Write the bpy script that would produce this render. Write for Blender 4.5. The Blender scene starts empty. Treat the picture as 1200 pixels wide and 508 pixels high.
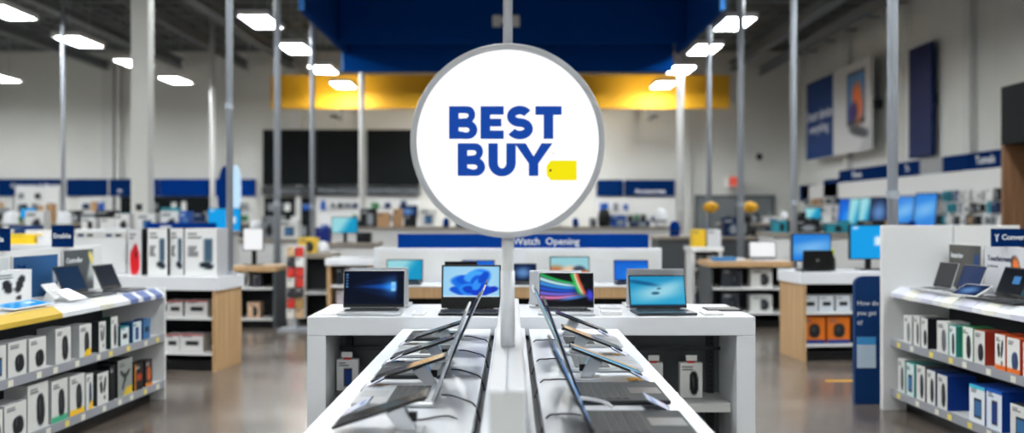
import bpy, bmesh, math, random
import numpy as np
from mathutils import Vector, Matrix

rnd = random.Random(11)
sc = bpy.context.scene
COL = sc.collection
R = math.radians
EYE = 1.465
F = 1080.0

# ---------------------------------------------------------------- camera, world, exposure
cd = bpy.data.cameras.new('camera')
cam = bpy.data.objects.new('camera', cd)
COL.objects.link(cam)
cam.location = (0, 0, EYE)
cam.rotation_euler = (R(90), 0, 0)
cd.sensor_width = 36.0
cd.lens = 36.0 * F / 1200.0
cd.shift_y = -2.0 / 1200.0
cd.clip_end = 200
cd.dof.use_dof = True
cd.dof.focus_distance = 3.9
cd.dof.aperture_fstop = 1.25
sc.camera = cam
w = bpy.data.worlds.new('world')
sc.world = w
w.use_nodes = True
w.node_tree.nodes['Background'].inputs[0].default_value = (0.55, 0.62, 0.7, 1)
w.node_tree.nodes['Background'].inputs[1].default_value = 0.05
sc.view_settings.view_transform = 'Standard'
sc.view_settings.look = 'None'
sc.view_settings.gamma = 1
sc.view_settings.use_curve_mapping = False
sc.view_settings.exposure = -0.22
LAMP = 62.0            # radiance of the ceiling light diffusers
SCREEN = 1.15


# ---------------------------------------------------------------- helpers
def lin(c):
    out = []
    for v in c[:3]:
        v = v / 255.0
        out.append(v / 12.92 if v <= 0.04045 else ((v + 0.055) / 1.055) ** 2.4)
    return tuple(out)


def lina(a):
    a = np.asarray(a, dtype=float) / 255.0
    return np.where(a <= 0.04045, a / 12.92, ((a + 0.055) / 1.055) ** 2.4)


MATS = {}


def mat(name, rgb, rough=0.5, metal=0.0, emit=0.0, noise=0.0, scale=8.0, trans=0.0, coat=0.0, spec=0.5):
    if name in MATS:
        return MATS[name]
    m = bpy.data.materials.new(name)
    m.use_nodes = True
    nt = m.node_tree
    b = nt.nodes['Principled BSDF']
    c = lin(rgb)
    b.inputs['Base Color'].default_value = (*c, 1)
    b.inputs['Roughness'].default_value = rough
    b.inputs['Metallic'].default_value = metal
    b.inputs['Coat Weight'].default_value = coat
    b.inputs['Specular IOR Level'].default_value = spec
    if trans:
        b.inputs['Transmission Weight'].default_value = trans
        b.inputs['IOR'].default_value = 1.45
    if emit:
        b.inputs['Base Color'].default_value = (*[x * .04 for x in c], 1)
        b.inputs['Emission Color'].default_value = (*c, 1)
        b.inputs['Emission Strength'].default_value = emit
    if noise:
        tc = nt.nodes.new('ShaderNodeTexCoord')
        n = nt.nodes.new('ShaderNodeTexNoise')
        n.inputs['Scale'].default_value = scale
        n.inputs['Detail'].default_value = 5
        nt.links.new(tc.outputs['Object'], n.inputs['Vector'])
        r = nt.nodes.new('ShaderNodeValToRGB')
        r.color_ramp.elements[0].position = 0.3
        r.color_ramp.elements[1].position = 0.7
        r.color_ramp.elements[0].color = (*[x * (1 - noise) for x in c], 1)
        r.color_ramp.elements[1].color = (*[min(1, x * (1 + noise)) for x in c], 1)
        nt.links.new(n.outputs['Fac'], r.inputs['Fac'])
        nt.links.new(r.outputs['Color'], b.inputs['Base Color'])
    MATS[name] = m
    return m


def attr_mat(name, rough=0.45, emit=0.0):
    m = bpy.data.materials.new(name)
    m.use_nodes = True
    nt = m.node_tree
    b = nt.nodes['Principled BSDF']
    a = nt.nodes.new('ShaderNodeVertexColor')
    a.layer_name = 'Col'
    b.inputs['Roughness'].default_value = rough
    b.inputs['Specular IOR Level'].default_value = 0.2
    if emit:
        b.inputs['Base Color'].default_value = (0.004, 0.004, 0.005, 1)
        b.inputs['Specular IOR Level'].default_value = 0.08
        nt.links.new(a.outputs['Color'], b.inputs['Emission Color'])
        b.inputs['Emission Strength'].default_value = emit
    else:
        nt.links.new(a.outputs['Color'], b.inputs['Base Color'])
    MATS[name] = m
    return m


M_PRINT = attr_mat('printed card', 0.5)
M_SCREEN = attr_mat('lit screen', 0.15, SCREEN)


def wood_mat(name, c1, c2, scale=3.0):
    m = bpy.data.materials.new(name)
    m.use_nodes = True
    nt = m.node_tree
    b = nt.nodes['Principled BSDF']
    tc = nt.nodes.new('ShaderNodeTexCoord')
    mp = nt.nodes.new('ShaderNodeMapping')
    mp.inputs['Scale'].default_value = (14 * scale, 14 * scale, 1.0)
    n = nt.nodes.new('ShaderNodeTexNoise')
    n.inputs['Scale'].default_value = 1.2
    n.inputs['Detail'].default_value = 6
    r = nt.nodes.new('ShaderNodeValToRGB')
    r.color_ramp.elements[0].position = 0.35
    r.color_ramp.elements[1].position = 0.65
    r.color_ramp.elements[0].color = (*lin(c1), 1)
    r.color_ramp.elements[1].color = (*lin(c2), 1)
    nt.links.new(tc.outputs['Object'], mp.inputs['Vector'])
    nt.links.new(mp.outputs['Vector'], n.inputs['Vector'])
    nt.links.new(n.outputs['Fac'], r.inputs['Fac'])
    nt.links.new(r.outputs['Color'], b.inputs['Base Color'])
    b.inputs['Roughness'].default_value = 0.45
    MATS[name] = m
    return m


def floor_mat():
    m = bpy.data.materials.new('polished concrete')
    m.use_nodes = True
    nt = m.node_tree
    b = nt.nodes['Principled BSDF']
    tc = nt.nodes.new('ShaderNodeTexCoord')
    n1 = nt.nodes.new('ShaderNodeTexNoise')
    n1.inputs['Scale'].default_value = 1.3
    n1.inputs['Detail'].default_value = 8
    n2 = nt.nodes.new('ShaderNodeTexNoise')
    n2.inputs['Scale'].default_value = 14
    n2.inputs['Detail'].default_value = 6
    mx = nt.nodes.new('ShaderNodeMix')
    mx.inputs['Factor'].default_value = 0.35
    nt.links.new(tc.outputs['Object'], n1.inputs['Vector'])
    nt.links.new(tc.outputs['Object'], n2.inputs['Vector'])
    nt.links.new(n1.outputs['Fac'], mx.inputs['A'])
    nt.links.new(n2.outputs['Fac'], mx.inputs['B'])
    r = nt.nodes.new('ShaderNodeValToRGB')
    r.color_ramp.elements[0].position = 0.3
    r.color_ramp.elements[1].position = 0.72
    r.color_ramp.elements[0].color = (*lin((78, 69, 62)), 1)
    r.color_ramp.elements[1].color = (*lin((124, 113, 104)), 1)
    nt.links.new(mx.outputs['Result'], r.inputs['Fac'])
    nt.links.new(r.outputs['Color'], b.inputs['Base Color'])
    r2 = nt.nodes.new('ShaderNodeMapRange')
    r2.inputs['To Min'].default_value = 0.14
    r2.inputs['To Max'].default_value = 0.34
    nt.links.new(n1.outputs['Fac'], r2.inputs['Value'])
    nt.links.new(r2.outputs['Result'], b.inputs['Roughness'])
    b.inputs['Coat Weight'].default_value = 0.3
    b.inputs['Coat Roughness'].default_value = 0.12
    return m


def lamp_mat():
    m = bpy.data.materials.new('lamp diffuser')
    m.use_nodes = True
    b = m.node_tree.nodes['Principled BSDF']
    b.inputs['Base Color'].default_value = (0.8, 0.8, 0.8, 1)
    b.inputs['Emission Color'].default_value = (0.955, 1.0, 1.0, 1)
    b.inputs['Emission Strength'].default_value = LAMP
    return m


WHITE = mat('white laminate', (233, 235, 240), 0.24)
WHITE_M = mat('white painted metal', (226, 226, 226), 0.4)
GREYW = mat('light grey board', (205, 205, 203), 0.6)
BLACK = mat('black plastic', (11, 11, 13), 0.35, spec=.3)
DARK = mat('charcoal board', (38, 42, 46), 0.6)
DARKER = mat('black board', (10, 15, 17), 0.8, spec=.2)
GRAPH = mat('graphite', (40, 42, 46), 0.5, spec=.25)
GUN = mat('gunmetal', (58, 62, 68), 0.35, 0.6)
SILVER = mat('silver aluminium', (200, 202, 206), 0.35, 0.7)
STEEL = mat('galvanised steel', (168, 174, 184), 0.4, 0.25)
RAIL = mat('grey price rail', (150, 152, 160), 0.35)
NAVY = mat('navy sign', (3, 38, 90), 0.9, spec=.05)
SOFFIT = mat('soffit blue', (0, 56, 128), 0.9, spec=.05)
BLUE = mat('blue panel', (2, 50, 128), 0.9, spec=.05)
EDGE = mat('soffit blue painted as lit', (70, 150, 240), 0.4)  # lighter blue: light caught on the soffit edges, put into the colour
YELLOW = mat('yellow panel', (228, 168, 22), 0.6)
YTAG = mat('yellow tag', (250, 226, 20), 0.5)
RED = mat('red plastic', (205, 40, 30), 0.4)
OAK = wood_mat('oak veneer', (176, 138, 96), (204, 168, 124))
WALNUT = wood_mat('brown veneer', (112, 80, 56), (140, 104, 76))
CONC = floor_mat()
LAMPM = lamp_mat()
KEYS = mat('dark keys', (28, 29, 32), 0.5)
KEYG = mat('grey keys', (92, 95, 100), 0.5)
CABLE = mat('black cable', (25, 26, 30), 0.5)
CABLEW = mat('white cable', (225, 225, 228), 0.5)
SIGNF = mat('backlit white face', (255, 255, 255), 0.5, 0, 1.25)
SIGNB = mat('backlit blue letters', (26, 74, 170), 0.6, 0, 1.08, spec=.05)
SIGNY = mat('backlit yellow tag', (252, 236, 20), 0.6, 0, 1.08, spec=.05)
RIM = mat('brushed rim', (196, 198, 204), 0.4, 0.2)
LETW = mat('white lettering', (235, 238, 242), 0.5)
LETG = mat('grey lettering', (130, 138, 146), 0.5)
ACRYL = mat('clear acrylic', (235, 240, 250), 0.06, 0, 0, 0, 8, 0.85)
WALLP = mat('wall paint', (216, 216, 212), 0.75, 0, 0, 0.03, 0.7)
WALLG = mat('wall ribbed grey', (170, 172, 172), 0.7, 0, 0, 0.04, 0.7)
DECK = mat('roof deck grey', (84, 89, 90), 0.8, 0, 0, 0.05, 1.0)
JOIST = mat('joist paint', (112, 117, 120), 0.6)


class MB:
    def __init__(s):
        s.v, s.f, s.m = [], [], []

    def box(s, x0, x1, y0, y1, z0, z1, mi=0, M=None):
        n = len(s.v)
        p = [(x0, y0, z0), (x1, y0, z0), (x1, y1, z0), (x0, y1, z0), (x0, y0, z1), (x1, y0, z1), (x1, y1, z1), (x0, y1, z1)]
        if M is not None:
            p = [tuple(M @ Vector(q)) for q in p]
        s.v += p
        for q in ((0, 3, 2, 1), (4, 5, 6, 7), (0, 1, 5, 4), (1, 2, 6, 5), (2, 3, 7, 6), (3, 0, 4, 7)):
            s.f.append(tuple(n + i for i in q))
            s.m.append(mi)
        return s

    def prism(s, pts, axis_fn, a, b, mi=0):
        """pts: 2-D outline; axis_fn(p, t) -> 3-D point; extruded from t=a to t=b"""
        n = len(s.v)
        k = len(pts)
        s.v += [axis_fn(p, a) for p in pts] + [axis_fn(p, b) for p in pts]
        s.f.append(tuple(n + i for i in range(k))[::-1])
        s.f.append(tuple(n + k + i for i in range(k)))
        s.m += [mi, mi]
        for i in range(k):
            j = (i + 1) % k
            s.f.append((n + i, n + j, n + k + j, n + k + i))
            s.m.append(mi)
        return s

    def tube(s, pts, r, seg=8, mi=0, caps=True):
        pts = [Vector(p) for p in pts]
        n = len(s.v)
        up = Vector((0.13, 0.31, 0.94))
        for i, p in enumerate(pts):
            t = (pts[min(i + 1, len(pts) - 1)] - pts[max(i - 1, 0)]).normalized()
            a = t.cross(up)
            if a.length < 1e-3:
                a = t.cross(Vector((1, 0, 0)))
            a.normalize()
            b = t.cross(a)
            rr = r[i] if isinstance(r, (list, tuple)) else r
            for k in range(seg):
                q = 2 * math.pi * k / seg
                s.v.append(tuple(p + a * math.cos(q) * rr + b * math.sin(q) * rr))
        for i in range(len(pts) - 1):
            for k in range(seg):
                k2 = (k + 1) % seg
                s.f.append((n + i * seg + k, n + i * seg + k2, n + (i + 1) * seg + k2, n + (i + 1) * seg + k))
                s.m.append(mi)
        if caps:
            s.f.append(tuple(n + k for k in range(seg))[::-1])
            s.f.append(tuple(n + (len(pts) - 1) * seg + k for k in range(seg)))
            s.m += [mi, mi]
        return s

    def lathe(s, prof, seg=24, c=(0, 0, 0), mi=0):
        n = len(s.v)
        for (r, z) in prof:
            for k in range(seg):
                q = 2 * math.pi * k / seg
                s.v.append((c[0] + r * math.cos(q), c[1] + r * math.sin(q), c[2] + z))
        for i in range(len(prof) - 1):
            for k in range(seg):
                k2 = (k + 1) % seg
                s.f.append((n + i * seg + k, n + i * seg + k2, n + (i + 1) * seg + k2, n + (i + 1) * seg + k))
                s.m.append(mi)
        s.f.append(tuple(n + k for k in range(seg))[::-1])
        s.f.append(tuple(n + (len(prof) - 1) * seg + k for k in range(seg)))
        s.m += [mi, mi]
        return s

    def mesh(s, name, mats, smooth=False):
        me = bpy.data.meshes.new(name)
        me.from_pydata(s.v, [], s.f)
        for m in (mats if isinstance(mats, (list, tuple)) else [mats]):
            me.materials.append(m)
        me.polygons.foreach_set('material_index', s.m)
        me.polygons.foreach_set('use_smooth', [smooth] * len(s.f))
        bm = bmesh.new()
        bm.from_mesh(me)
        bmesh.ops.recalc_face_normals(bm, faces=bm.faces)
        bm.to_mesh(me)
        bm.free()
        return me

    def obj(s, name, mats, parent=None, bevel=0.0, smooth=False, seg=2, **k):
        o = put(name, s.mesh(name, mats, smooth), parent, **k)
        if bevel:
            b = o.modifiers.new('Bevel', 'BEVEL')
            b.width = bevel
            b.segments = seg
            b.limit_method = 'ANGLE'
        return o


def put(name, data, parent=None, loc=None, rz=None, label=None, cat=None, group=None, kind=None):
    o = bpy.data.objects.new(name, data)
    COL.objects.link(o)
    if parent is not None:
        o.parent = parent
    if loc is not None:
        o.location = loc
    if rz is not None:
        o.rotation_euler = (0, 0, rz)
    if label:
        o['label'] = label
    if cat:
        o['category'] = cat
    if group:
        o['group'] = group
    if kind:
        o['kind'] = kind
    return o


def thing(name, label, cat, loc=(0, 0, 0), rz=0.0, group=None):
    return put(name, None, None, loc, rz, label, cat, group)


def dup(root, loc, rz, label, group=None):
    r = root.copy()
    COL.objects.link(r)
    r.location = loc
    r.rotation_euler = (0, 0, rz)
    r['label'] = label
    if group:
        r['group'] = group
    for ch in list(root.children):
        c = ch.copy()
        COL.objects.link(c)
        c.parent = r
        for g in list(ch.children):
            d = g.copy()
            COL.objects.link(d)
            d.parent = c
    return r


def X(px, z):
    return (px - 600.0) * z / F


def Z(py, z):
    return EYE + (252.0 - py) * z / F


def text(body, size, parent, loc, rz=0.0, m=None, offset=0.0, align='CENTER', label=None, name='lettering'):
    c = bpy.data.curves.new(name, 'FONT')
    c.body = body
    c.size = size
    c.align_x = align
    c.align_y = 'CENTER'
    c.extrude = 0.001
    c.offset = offset
    c.resolution_u = 3
    c.materials.append(m or LETW)
    o = bpy.data.objects.new(name, c)
    COL.objects.link(o)
    o.parent = parent
    o.location = loc
    o.rotation_euler = (R(90), 0, rz)
    if label:
        o['label'] = label
    return o


# ------------------------------ painted flat pictures (screens, posters, carton prints)
def grid(nx, ny):
    u, v = np.meshgrid(np.linspace(0, 1, nx + 1), np.linspace(0, 1, ny + 1))
    return u, v


def mixc(c, a, col):
    a = np.clip(a, 0, 1)[..., None]
    return c * (1 - a) + np.asarray(col, float) * a


def solid(u, col):
    return np.ones(u.shape + (3,)) * np.asarray(col, float)


def st(x, e0, e1):
    t = np.clip((x - e0) / (e1 - e0 + 1e-9), 0, 1)
    return t * t * (3 - 2 * t)


def rect(u, v, x0, x1, y0, y1, s=0.01):
    return st(u, x0 - s, x0 + s) * (1 - st(u, x1 - s, x1 + s)) * st(v, y0 - s, y0 + s) * (1 - st(v, y1 - s, y1 + s))


def ell(u, v, cx, cy, rx, ry, ang=0.0, s=0.15):
    c, n = math.cos(ang), math.sin(ang)
    du, dv = u - cx, v - cy
    a, b = du * c + dv * n, -du * n + dv * c
    d = (np.abs(a / rx) ** 2.6 + np.abs(b / ry) ** 2.6) ** (1 / 2.6)
    return 1 - st(d, 1 - s, 1 + s)


def scr_beam(u, v):
    c = solid(u, (2, 9, 30))
    d = np.clip((u - 0.12) / 0.72, 0, 1)
    beam = np.exp(-((v - 0.54) / (0.05 + 0.2 * d)) ** 2) * d ** .8 * (1 - st(u, .86, .9))
    rays = .65 + .35 * np.cos((v - .54) / (.05 + .3 * d) * 6)
    c = mixc(c, np.clip(beam * rays * 1.1, 0, 1), (12, 96, 214))
    c = mixc(c, np.exp(-(((u - 0.8) / 0.12) ** 2 + ((v - 0.54) / 0.2) ** 2)) * 0.75 * (1 - st(u, .86, .92)), (60, 160, 248))
    for y in (0.4, 0.55):
        c = mixc(c, rect(u, v, 0.79, 0.87, y, y + 0.13, 0.012) * 0.8, (160, 220, 255))
    for k in range(5):
        c = mixc(c, rect(u, v, 0.03, 0.055, 0.88 - k * 0.09, 0.925 - k * 0.09, 0.008), (90, 150, 210))
    return mixc(c, rect(u, v, 0, 1, -0.1, 0.045), (8, 18, 38))


def scr_bloom(u, v):
    c = solid(u, (138, 200, 238))
    c = mixc(c, ell(u, v, .5, .5, .5, .6, 0, .9) * .6, (190, 228, 248))
    for (cx, cy, rx, ry, an, col) in [
        (.27, .2, .1, .17, .9, (12, 84, 214)), (.84, .22, .09, .16, -.9, (16, 50, 190)),
        (.42, .42, .2, .32, .75, (24, 116, 232)), (.62, .56, .2, .36, -.25, (30, 128, 240)),
        (.44, .52, .15, .22, .9, (14, 88, 216)), (.56, .66, .17, .2, -.5, (70, 168, 250)),
        (.62, .44, .15, .28, -.2, (16, 92, 222)), (.46, .24, .17, .2, .5, (40, 136, 242)),
        (.46, .24, .1, .12, .5, (10, 66, 196)), (.68, .2, .16, .2, -.6, (14, 60, 204)),
            (.6, .4, .07, .18, -.2, (50, 146, 246)), (.72, .64, .07, .2, -.3, (10, 76, 206))]:
        c = mixc(c, ell(u, v, cx, cy, rx, ry, an, .16), col)
    return mixc(c, rect(u, v, 0, 1, -0.1, 0.05), (205, 228, 244))


def scr_stripes(u, v):
    c = solid(u, (4, 6, 9))
    x = u * 1.15
    for (o, wd, col) in [(.98, .05, (30, 190, 90)), (.84, .07, (200, 244, 250)), (.70, .07, (50, 150, 240)), (.55, .07, (30, 84, 214)), (.40, .06, (120, 110, 236)), (.26, .06, (236, 130, 190))]:
        yy = o * (1 - .62 * x) + .30 * x ** 2
        k = np.exp(-((v - yy) / (wd * (1 - .55 * u))) ** 2) * (1 - st(u, .5, .92))
        c = mixc(c, k, col)
    for (o, wd, col) in [(.0, .03, (30, 200, 80)), (.055, .03, (238, 230, 190)), (.1, .025, (240, 100, 60))]:
        xx = .60 + o + .28 * (1 - v) ** 1.3
        c = mixc(c, np.exp(-((u - xx) / wd) ** 2) * st(v, .22, .45), col)
    c = mixc(c, ell(u, v, .95, .33, .06, .16, .1, .6) * .9, (70, 70, 230))
    c = mixc(c, ell(u, v, .62, .24, .22, .05, .25, .8) * .8, (90, 150, 246))
    return mixc(c, rect(u, v, 0, 1, -0.1, 0.05), (6, 8, 12))


def scr_sea(u, v):
    c = solid(u, (38, 160, 204))
    c = mixc(c, st(v, .2, .9) * .35, (20, 120, 176))
    c = mixc(c, ell(u, v, .5, .45, .4, .22, .35, .9) * .75, (190, 228, 236))
    c = mixc(c, ell(u, v, .72, .62, .28, .12, .7, .9) * .6, (160, 216, 232))
    c = mixc(c, ell(u, v, .22, .78, .28, .06, -.3, .6) * .7, (14, 70, 120))
    c = mixc(c, ell(u, v, .46, .42, .07, .05, .1, .4), (50, 96, 130))
    c = mixc(c, ell(u, v, .53, .58, .04, .03, .1, .4), (60, 110, 140))
    return mixc(c, rect(u, v, 0, 1, -0.1, 0.04), (12, 80, 120))


def scr_teal(u, v):
    c = solid(u, (150, 214, 222))
    return mixc(c, st(u - v * .4, .1, .6), (20, 150, 196))


def scr_photo(u, v):
    c = solid(u, (150, 205, 215))
    c = mixc(c, ell(u, v, .1, .3, .3, .3, .3, .5), (190, 120, 70))
    c = mixc(c, ell(u, v, .55, .35, .25, .25, -.3, .4), (232, 200, 170))
    c = mixc(c, ell(u, v, .78, .4, .16, .22, .5, .3), (60, 70, 90))
    return mixc(c, ell(u, v, .9, .2, .2, .2, 0, .5), (214, 120, 60))


def scr_blue(u, v):
    c = solid(u, (22, 108, 216))
    c = mixc(c, ell(u, v, .75, .3, .35, .25, .5, .9) * .6, (70, 180, 250))
    return mixc(c, st(v, .5, 1.3) * .5, (10, 60, 170))


def scr_navy(u, v):
    c = solid(u, (16, 34, 70))
    return mixc(c, ell(u, v, .45, .45, .3, .3, .6, .8) * .8, (110, 160, 220))


def scr_cyan(u, v):
    c = solid(u, (16, 158, 232))
    c = mixc(c, rect(u, v, .62, .86, .42, .68, .02), (225, 240, 250))
    return mixc(c, rect(u, v, .05, .2, .9, .96, .02), (190, 230, 250))


def scr_white(u, v):
    return solid(u, (246, 248, 250))


def scr_dusk(u, v):
    c = solid(u, (10, 14, 20))
    c = mixc(c, st(u, .42, .55), (190, 150, 84))
    c = mixc(c, st(u, .78, .95), (214, 190, 150))
    return mixc(c, ell(u, v, .3, .4, .12, .2, .4, .8) * .5, (40, 60, 80))


def scr_wave(u, v):
    c = solid(u, (24, 60, 110))
    c = mixc(c, .5 + .5 * np.sin(7 * (u + v) + 3 * v), (50, 130, 200))
    return mixc(c, np.exp(-((v - .3 - .3 * u) / .1) ** 2), (170, 200, 235))


def scr_dark(u, v):
    c = solid(u, (10, 16, 22))
    c = mixc(c, ell(u, v, .45, .5, .14, .4, .2, .8) * .5, (90, 70, 60))
    return mixc(c, ell(u, v, .6, .5, .12, .4, .2, .8) * .6, (30, 80, 92))


def scr_window(u, v):
    c = solid(u, (12, 18, 26))
    return mixc(c, rect(u, v, .5, .8, .4, .72, .02), (70, 130, 190))


def scr_beach(u, v):
    c = solid(u, (30, 110, 150))
    c = mixc(c, 1 - st(v, .3, .5), (200, 160, 90))
    return mixc(c, st(v, .75, .95), (150, 205, 235))


def textlines(c, u, v, x0, y0, n, w, h, col, seed=0):
    r = random.Random(seed)
    for k in range(n):
        y = y0 - k * h * 1.9
        c = mixc(c, rect(u, v, x0, x0 + w * r.uniform(.55, 1), y, y + h, .012), col)
    return c


def box_print(bg=(232, 232, 230), shape='mouse', ink=(30, 32, 36), accent=None, seed=0, acc_pos='corner'):
    def fn(u, v):
        c = solid(u, bg)
        dark = sum(bg) < 300
        tc = (200, 200, 200) if dark else (90, 92, 96)
        c = textlines(c, u, v, .1, .86, 2, .5, .035, tc, seed)
        if shape == 'mouse':
            c = mixc(c, ell(u, v, .62, .36, .25, .25, .12, .1), ink)
            c = mixc(c, ell(u, v, .55, .46, .03, .12, .12, .3) * .6, (110, 112, 116))
        elif shape == 'tall':
            c = mixc(c, ell(u, v, .62, .42, .2, .34, .05, .1), ink)
            c = mixc(c, ell(u, v, .58, .48, .03, .2, .05, .3) * .6, (110, 112, 116))
        elif shape == 'tablet':
            c = mixc(c, rect(u, v, .3, .8, .14, .66, .02), ink)
            c = mixc(c, rect(u, v, .35, .75, .2, .6, .02), (60, 110, 160))
        elif shape == 'pair':
            c = mixc(c, ell(u, v, .36, .55, .12, .2, .3, .1), ink)
            c = mixc(c, ell(u, v, .68, .6, .1, .26, -.3, .1), ink)
            c = mixc(c, ell(u, v, .66, .2, .07, .07, 0, .2), ink)
        elif shape == 'drone':
            for a in (.5, 2.6, 4.2):
                c = mixc(c, ell(u, v, .5 + .18 * math.cos(a), .5 + .18 * math.sin(a), .2, .06, a, .2), ink)
            c = mixc(c, ell(u, v, .5, .5, .08, .12, .2, .2), ink)
        elif shape == 'phone':
            c = mixc(c, rect(u, v, .34, .72, .12, .72, .02), ink)
            c = mixc(c, rect(u, v, .38, .68, .17, .67, .02), (26, 60, 130))
        elif shape == 'ball':
            c = mixc(c, ell(u, v, .52, .48, .25, .26, 0, .08), ink)
            c = mixc(c, ell(u, v, .48, .54, .1, .1, 0, .5) * .5, (90, 92, 96))
        elif shape == 'device':
            c = mixc(c, rect(u, v, .25, .8, .35, .6, .03), ink)
        elif shape == 'laptop':
            c = mixc(c, rect(u, v, .6, .86, .3, .78, .02), (70, 96, 116))
            c = mixc(c, ell(u, v, .68, .22, .22, .07, -.1, .2), (30, 40, 50))
            c = textlines(c, u, v, .1, .6, 6, .36, .02, (120, 120, 124), seed + 3)
        elif shape == 'figure':
            c = mixc(c, ell(u, v, .5, .3, .36, .3, .1, .15), (214, 30, 40))
            c = mixc(c, ell(u, v, .55, .56, .16, .12, .1, .2), (190, 24, 36))
            c = mixc(c, ell(u, v, .6, .44, .08, .06, .1, .2), (40, 20, 24))
        if accent is not None:
            if acc_pos == 'corner':
                c = mixc(c, st(u - v, .3, .42) * (1 - st(v, .2, .24)), accent)
            elif acc_pos == 'base':
                c = mixc(c, 1 - st(v, .12, .16), accent)
            elif acc_pos == 'side':
                c = mixc(c, 1 - st(u, .1, .14), accent)
            elif acc_pos == 'top':
                c = mixc(c, st(v, .9, .93), accent)
        return c
    return fn


def colour_attr(me, cols):
    a = me.color_attributes.new('Col', 'FLOAT_COLOR', 'POINT')
    arr = np.ones((len(cols), 4))
    arr[:, :3] = cols
    a.data.foreach_set('color', arr.ravel())


def picture_mesh(name, w, h, fn, nx, ny, m, x0=None, z0=0.0):
    u, v = grid(nx, ny)
    x0 = -w / 2 if x0 is None else x0
    vs = [(x0 + a * w, 0, z0 + b * h) for a, b in zip(u.ravel(), v.ravel())]
    fs = [(j * (nx + 1) + i, j * (nx + 1) + i + 1, (j + 1) * (nx + 1) + i + 1, (j + 1) * (nx + 1) + i) for j in range(ny) for i in range(nx)]
    me = bpy.data.meshes.new(name)
    me.from_pydata(vs, [], fs)
    me.materials.append(m)
    colour_attr(me, lina(fn(u, v)).reshape(-1, 3))
    return me


def carton_mesh(name, w, d, h, fn, side, nx=20, ny=26, top=None):
    """a printed carton: front (-Y) carries the print, the other faces are plain card"""
    u, v = grid(nx, ny)
    vs = [((a - .5) * w, -d / 2, b * h) for a, b in zip(u.ravel(), v.ravel())]
    fs = [(j * (nx + 1) + i, j * (nx + 1) + i + 1, (j + 1) * (nx + 1) + i + 1, (j + 1) * (nx + 1) + i) for j in range(ny) for i in range(nx)]
    cols = list(lina(fn(u, v)).reshape(-1, 3))
    a, b, y0, y1 = -w / 2, w / 2, -d / 2, d / 2
    quads = [([(b, y0, 0), (b, y1, 0), (b, y1, h), (b, y0, h)], side), ([(b, y1, 0), (a, y1, 0), (a, y1, h), (b, y1, h)], side),
             ([(a, y1, 0), (a, y0, 0), (a, y0, h), (a, y1, h)], side), ([(a, y0, h), (b, y0, h), (b, y1, h), (a, y1, h)], top or side),
             ([(a, y1, 0), (b, y1, 0), (b, y0, 0), (a, y0, 0)], side)]
    for q, c in quads:
        n = len(vs)
        vs += q
        fs.append((n, n + 1, n + 2, n + 3))
        cols += [lina(c)] * 4
    me = bpy.data.meshes.new(name)
    me.from_pydata(vs, [], fs)
    me.materials.append(M_PRINT)
    colour_attr(me, np.array(cols))
    return me


def carton(name, w, d, h, fn, side, loc, rz, label, cat='box', group=None, nx=20, ny=26, top=None):
    return put(name, carton_mesh(name, w, d, h, fn, side, nx, ny, top), None, loc, rz, label, cat, group)


# ---------------------------------------------------------------- the setting
FX0, FX1, FY0, FY1, CH = -19.0, 10.2, -5.0, 32.5, 7.27
MB().box(FX0, FX1, FY0, FY1, -0.1, 0).obj('floor', CONC, kind='structure')
mb = MB().box(FX0, FX1, FY0, FY1, CH, CH + .1)
for k in range(60):
    x = FX0 + .25 + k * .49
    if x < FX1 - .2:
        mb.box(x, x + .16, FY0, FY1, CH - .05, CH)
mb.obj('ceiling', DECK, kind='structure')
mb = MB().box(FX0, FX1, FY1, FY1 + .2, 0, CH)
for z in (2.1, 4.05):
    mb.box(FX0, FX1, FY1 - .012, FY1, z, z + .03)
mb.obj('wall_back', WALLP, kind='structure')
mb = MB().box(FX1, FX1 + .2, FY0, FY1, 0, CH)
for k in range(24):
    y = 23.6 + k * .37
    mb.box(FX1 - .03, FX1, y, y + .16, 2.9, CH)
for y in (10.5, 13.5, 16.5, 19.4):
    mb.box(FX1 - .015, FX1, y, y + .04, 0, CH)
mb.obj('wall_right', WALLP, kind='structure')
MB().box(FX0 - .2, FX0, FY0, FY1, 0, CH).obj('wall_left', WALLP, kind='structure')
MB().box(FX0, FX1, FY0 - .2, FY0, 0, CH).obj('wall_front', WALLP, kind='structure')
# pilasters on the walls
for i, (x0, x1) in enumerate([(-14.4, -14.0), (-13.9, -13.75), (-10.2, -9.95), (-7.6, -7.4), (5.95, 6.25)]):
    MB().box(x0, x1, FY1 - .18, FY1, 0, CH - .3).obj('trim_%d' % (i + 1), GREYW, kind='structure')
for i, (y0, y1) in enumerate([(16.6, 16.9), (20.2, 20.5), (27.6, 27.9)]):
    MB().box(FX1 - .18, FX1, y0, y1, 0, CH - .3).obj('trim_%d' % (i + 10), GREYW, kind='structure')
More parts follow.
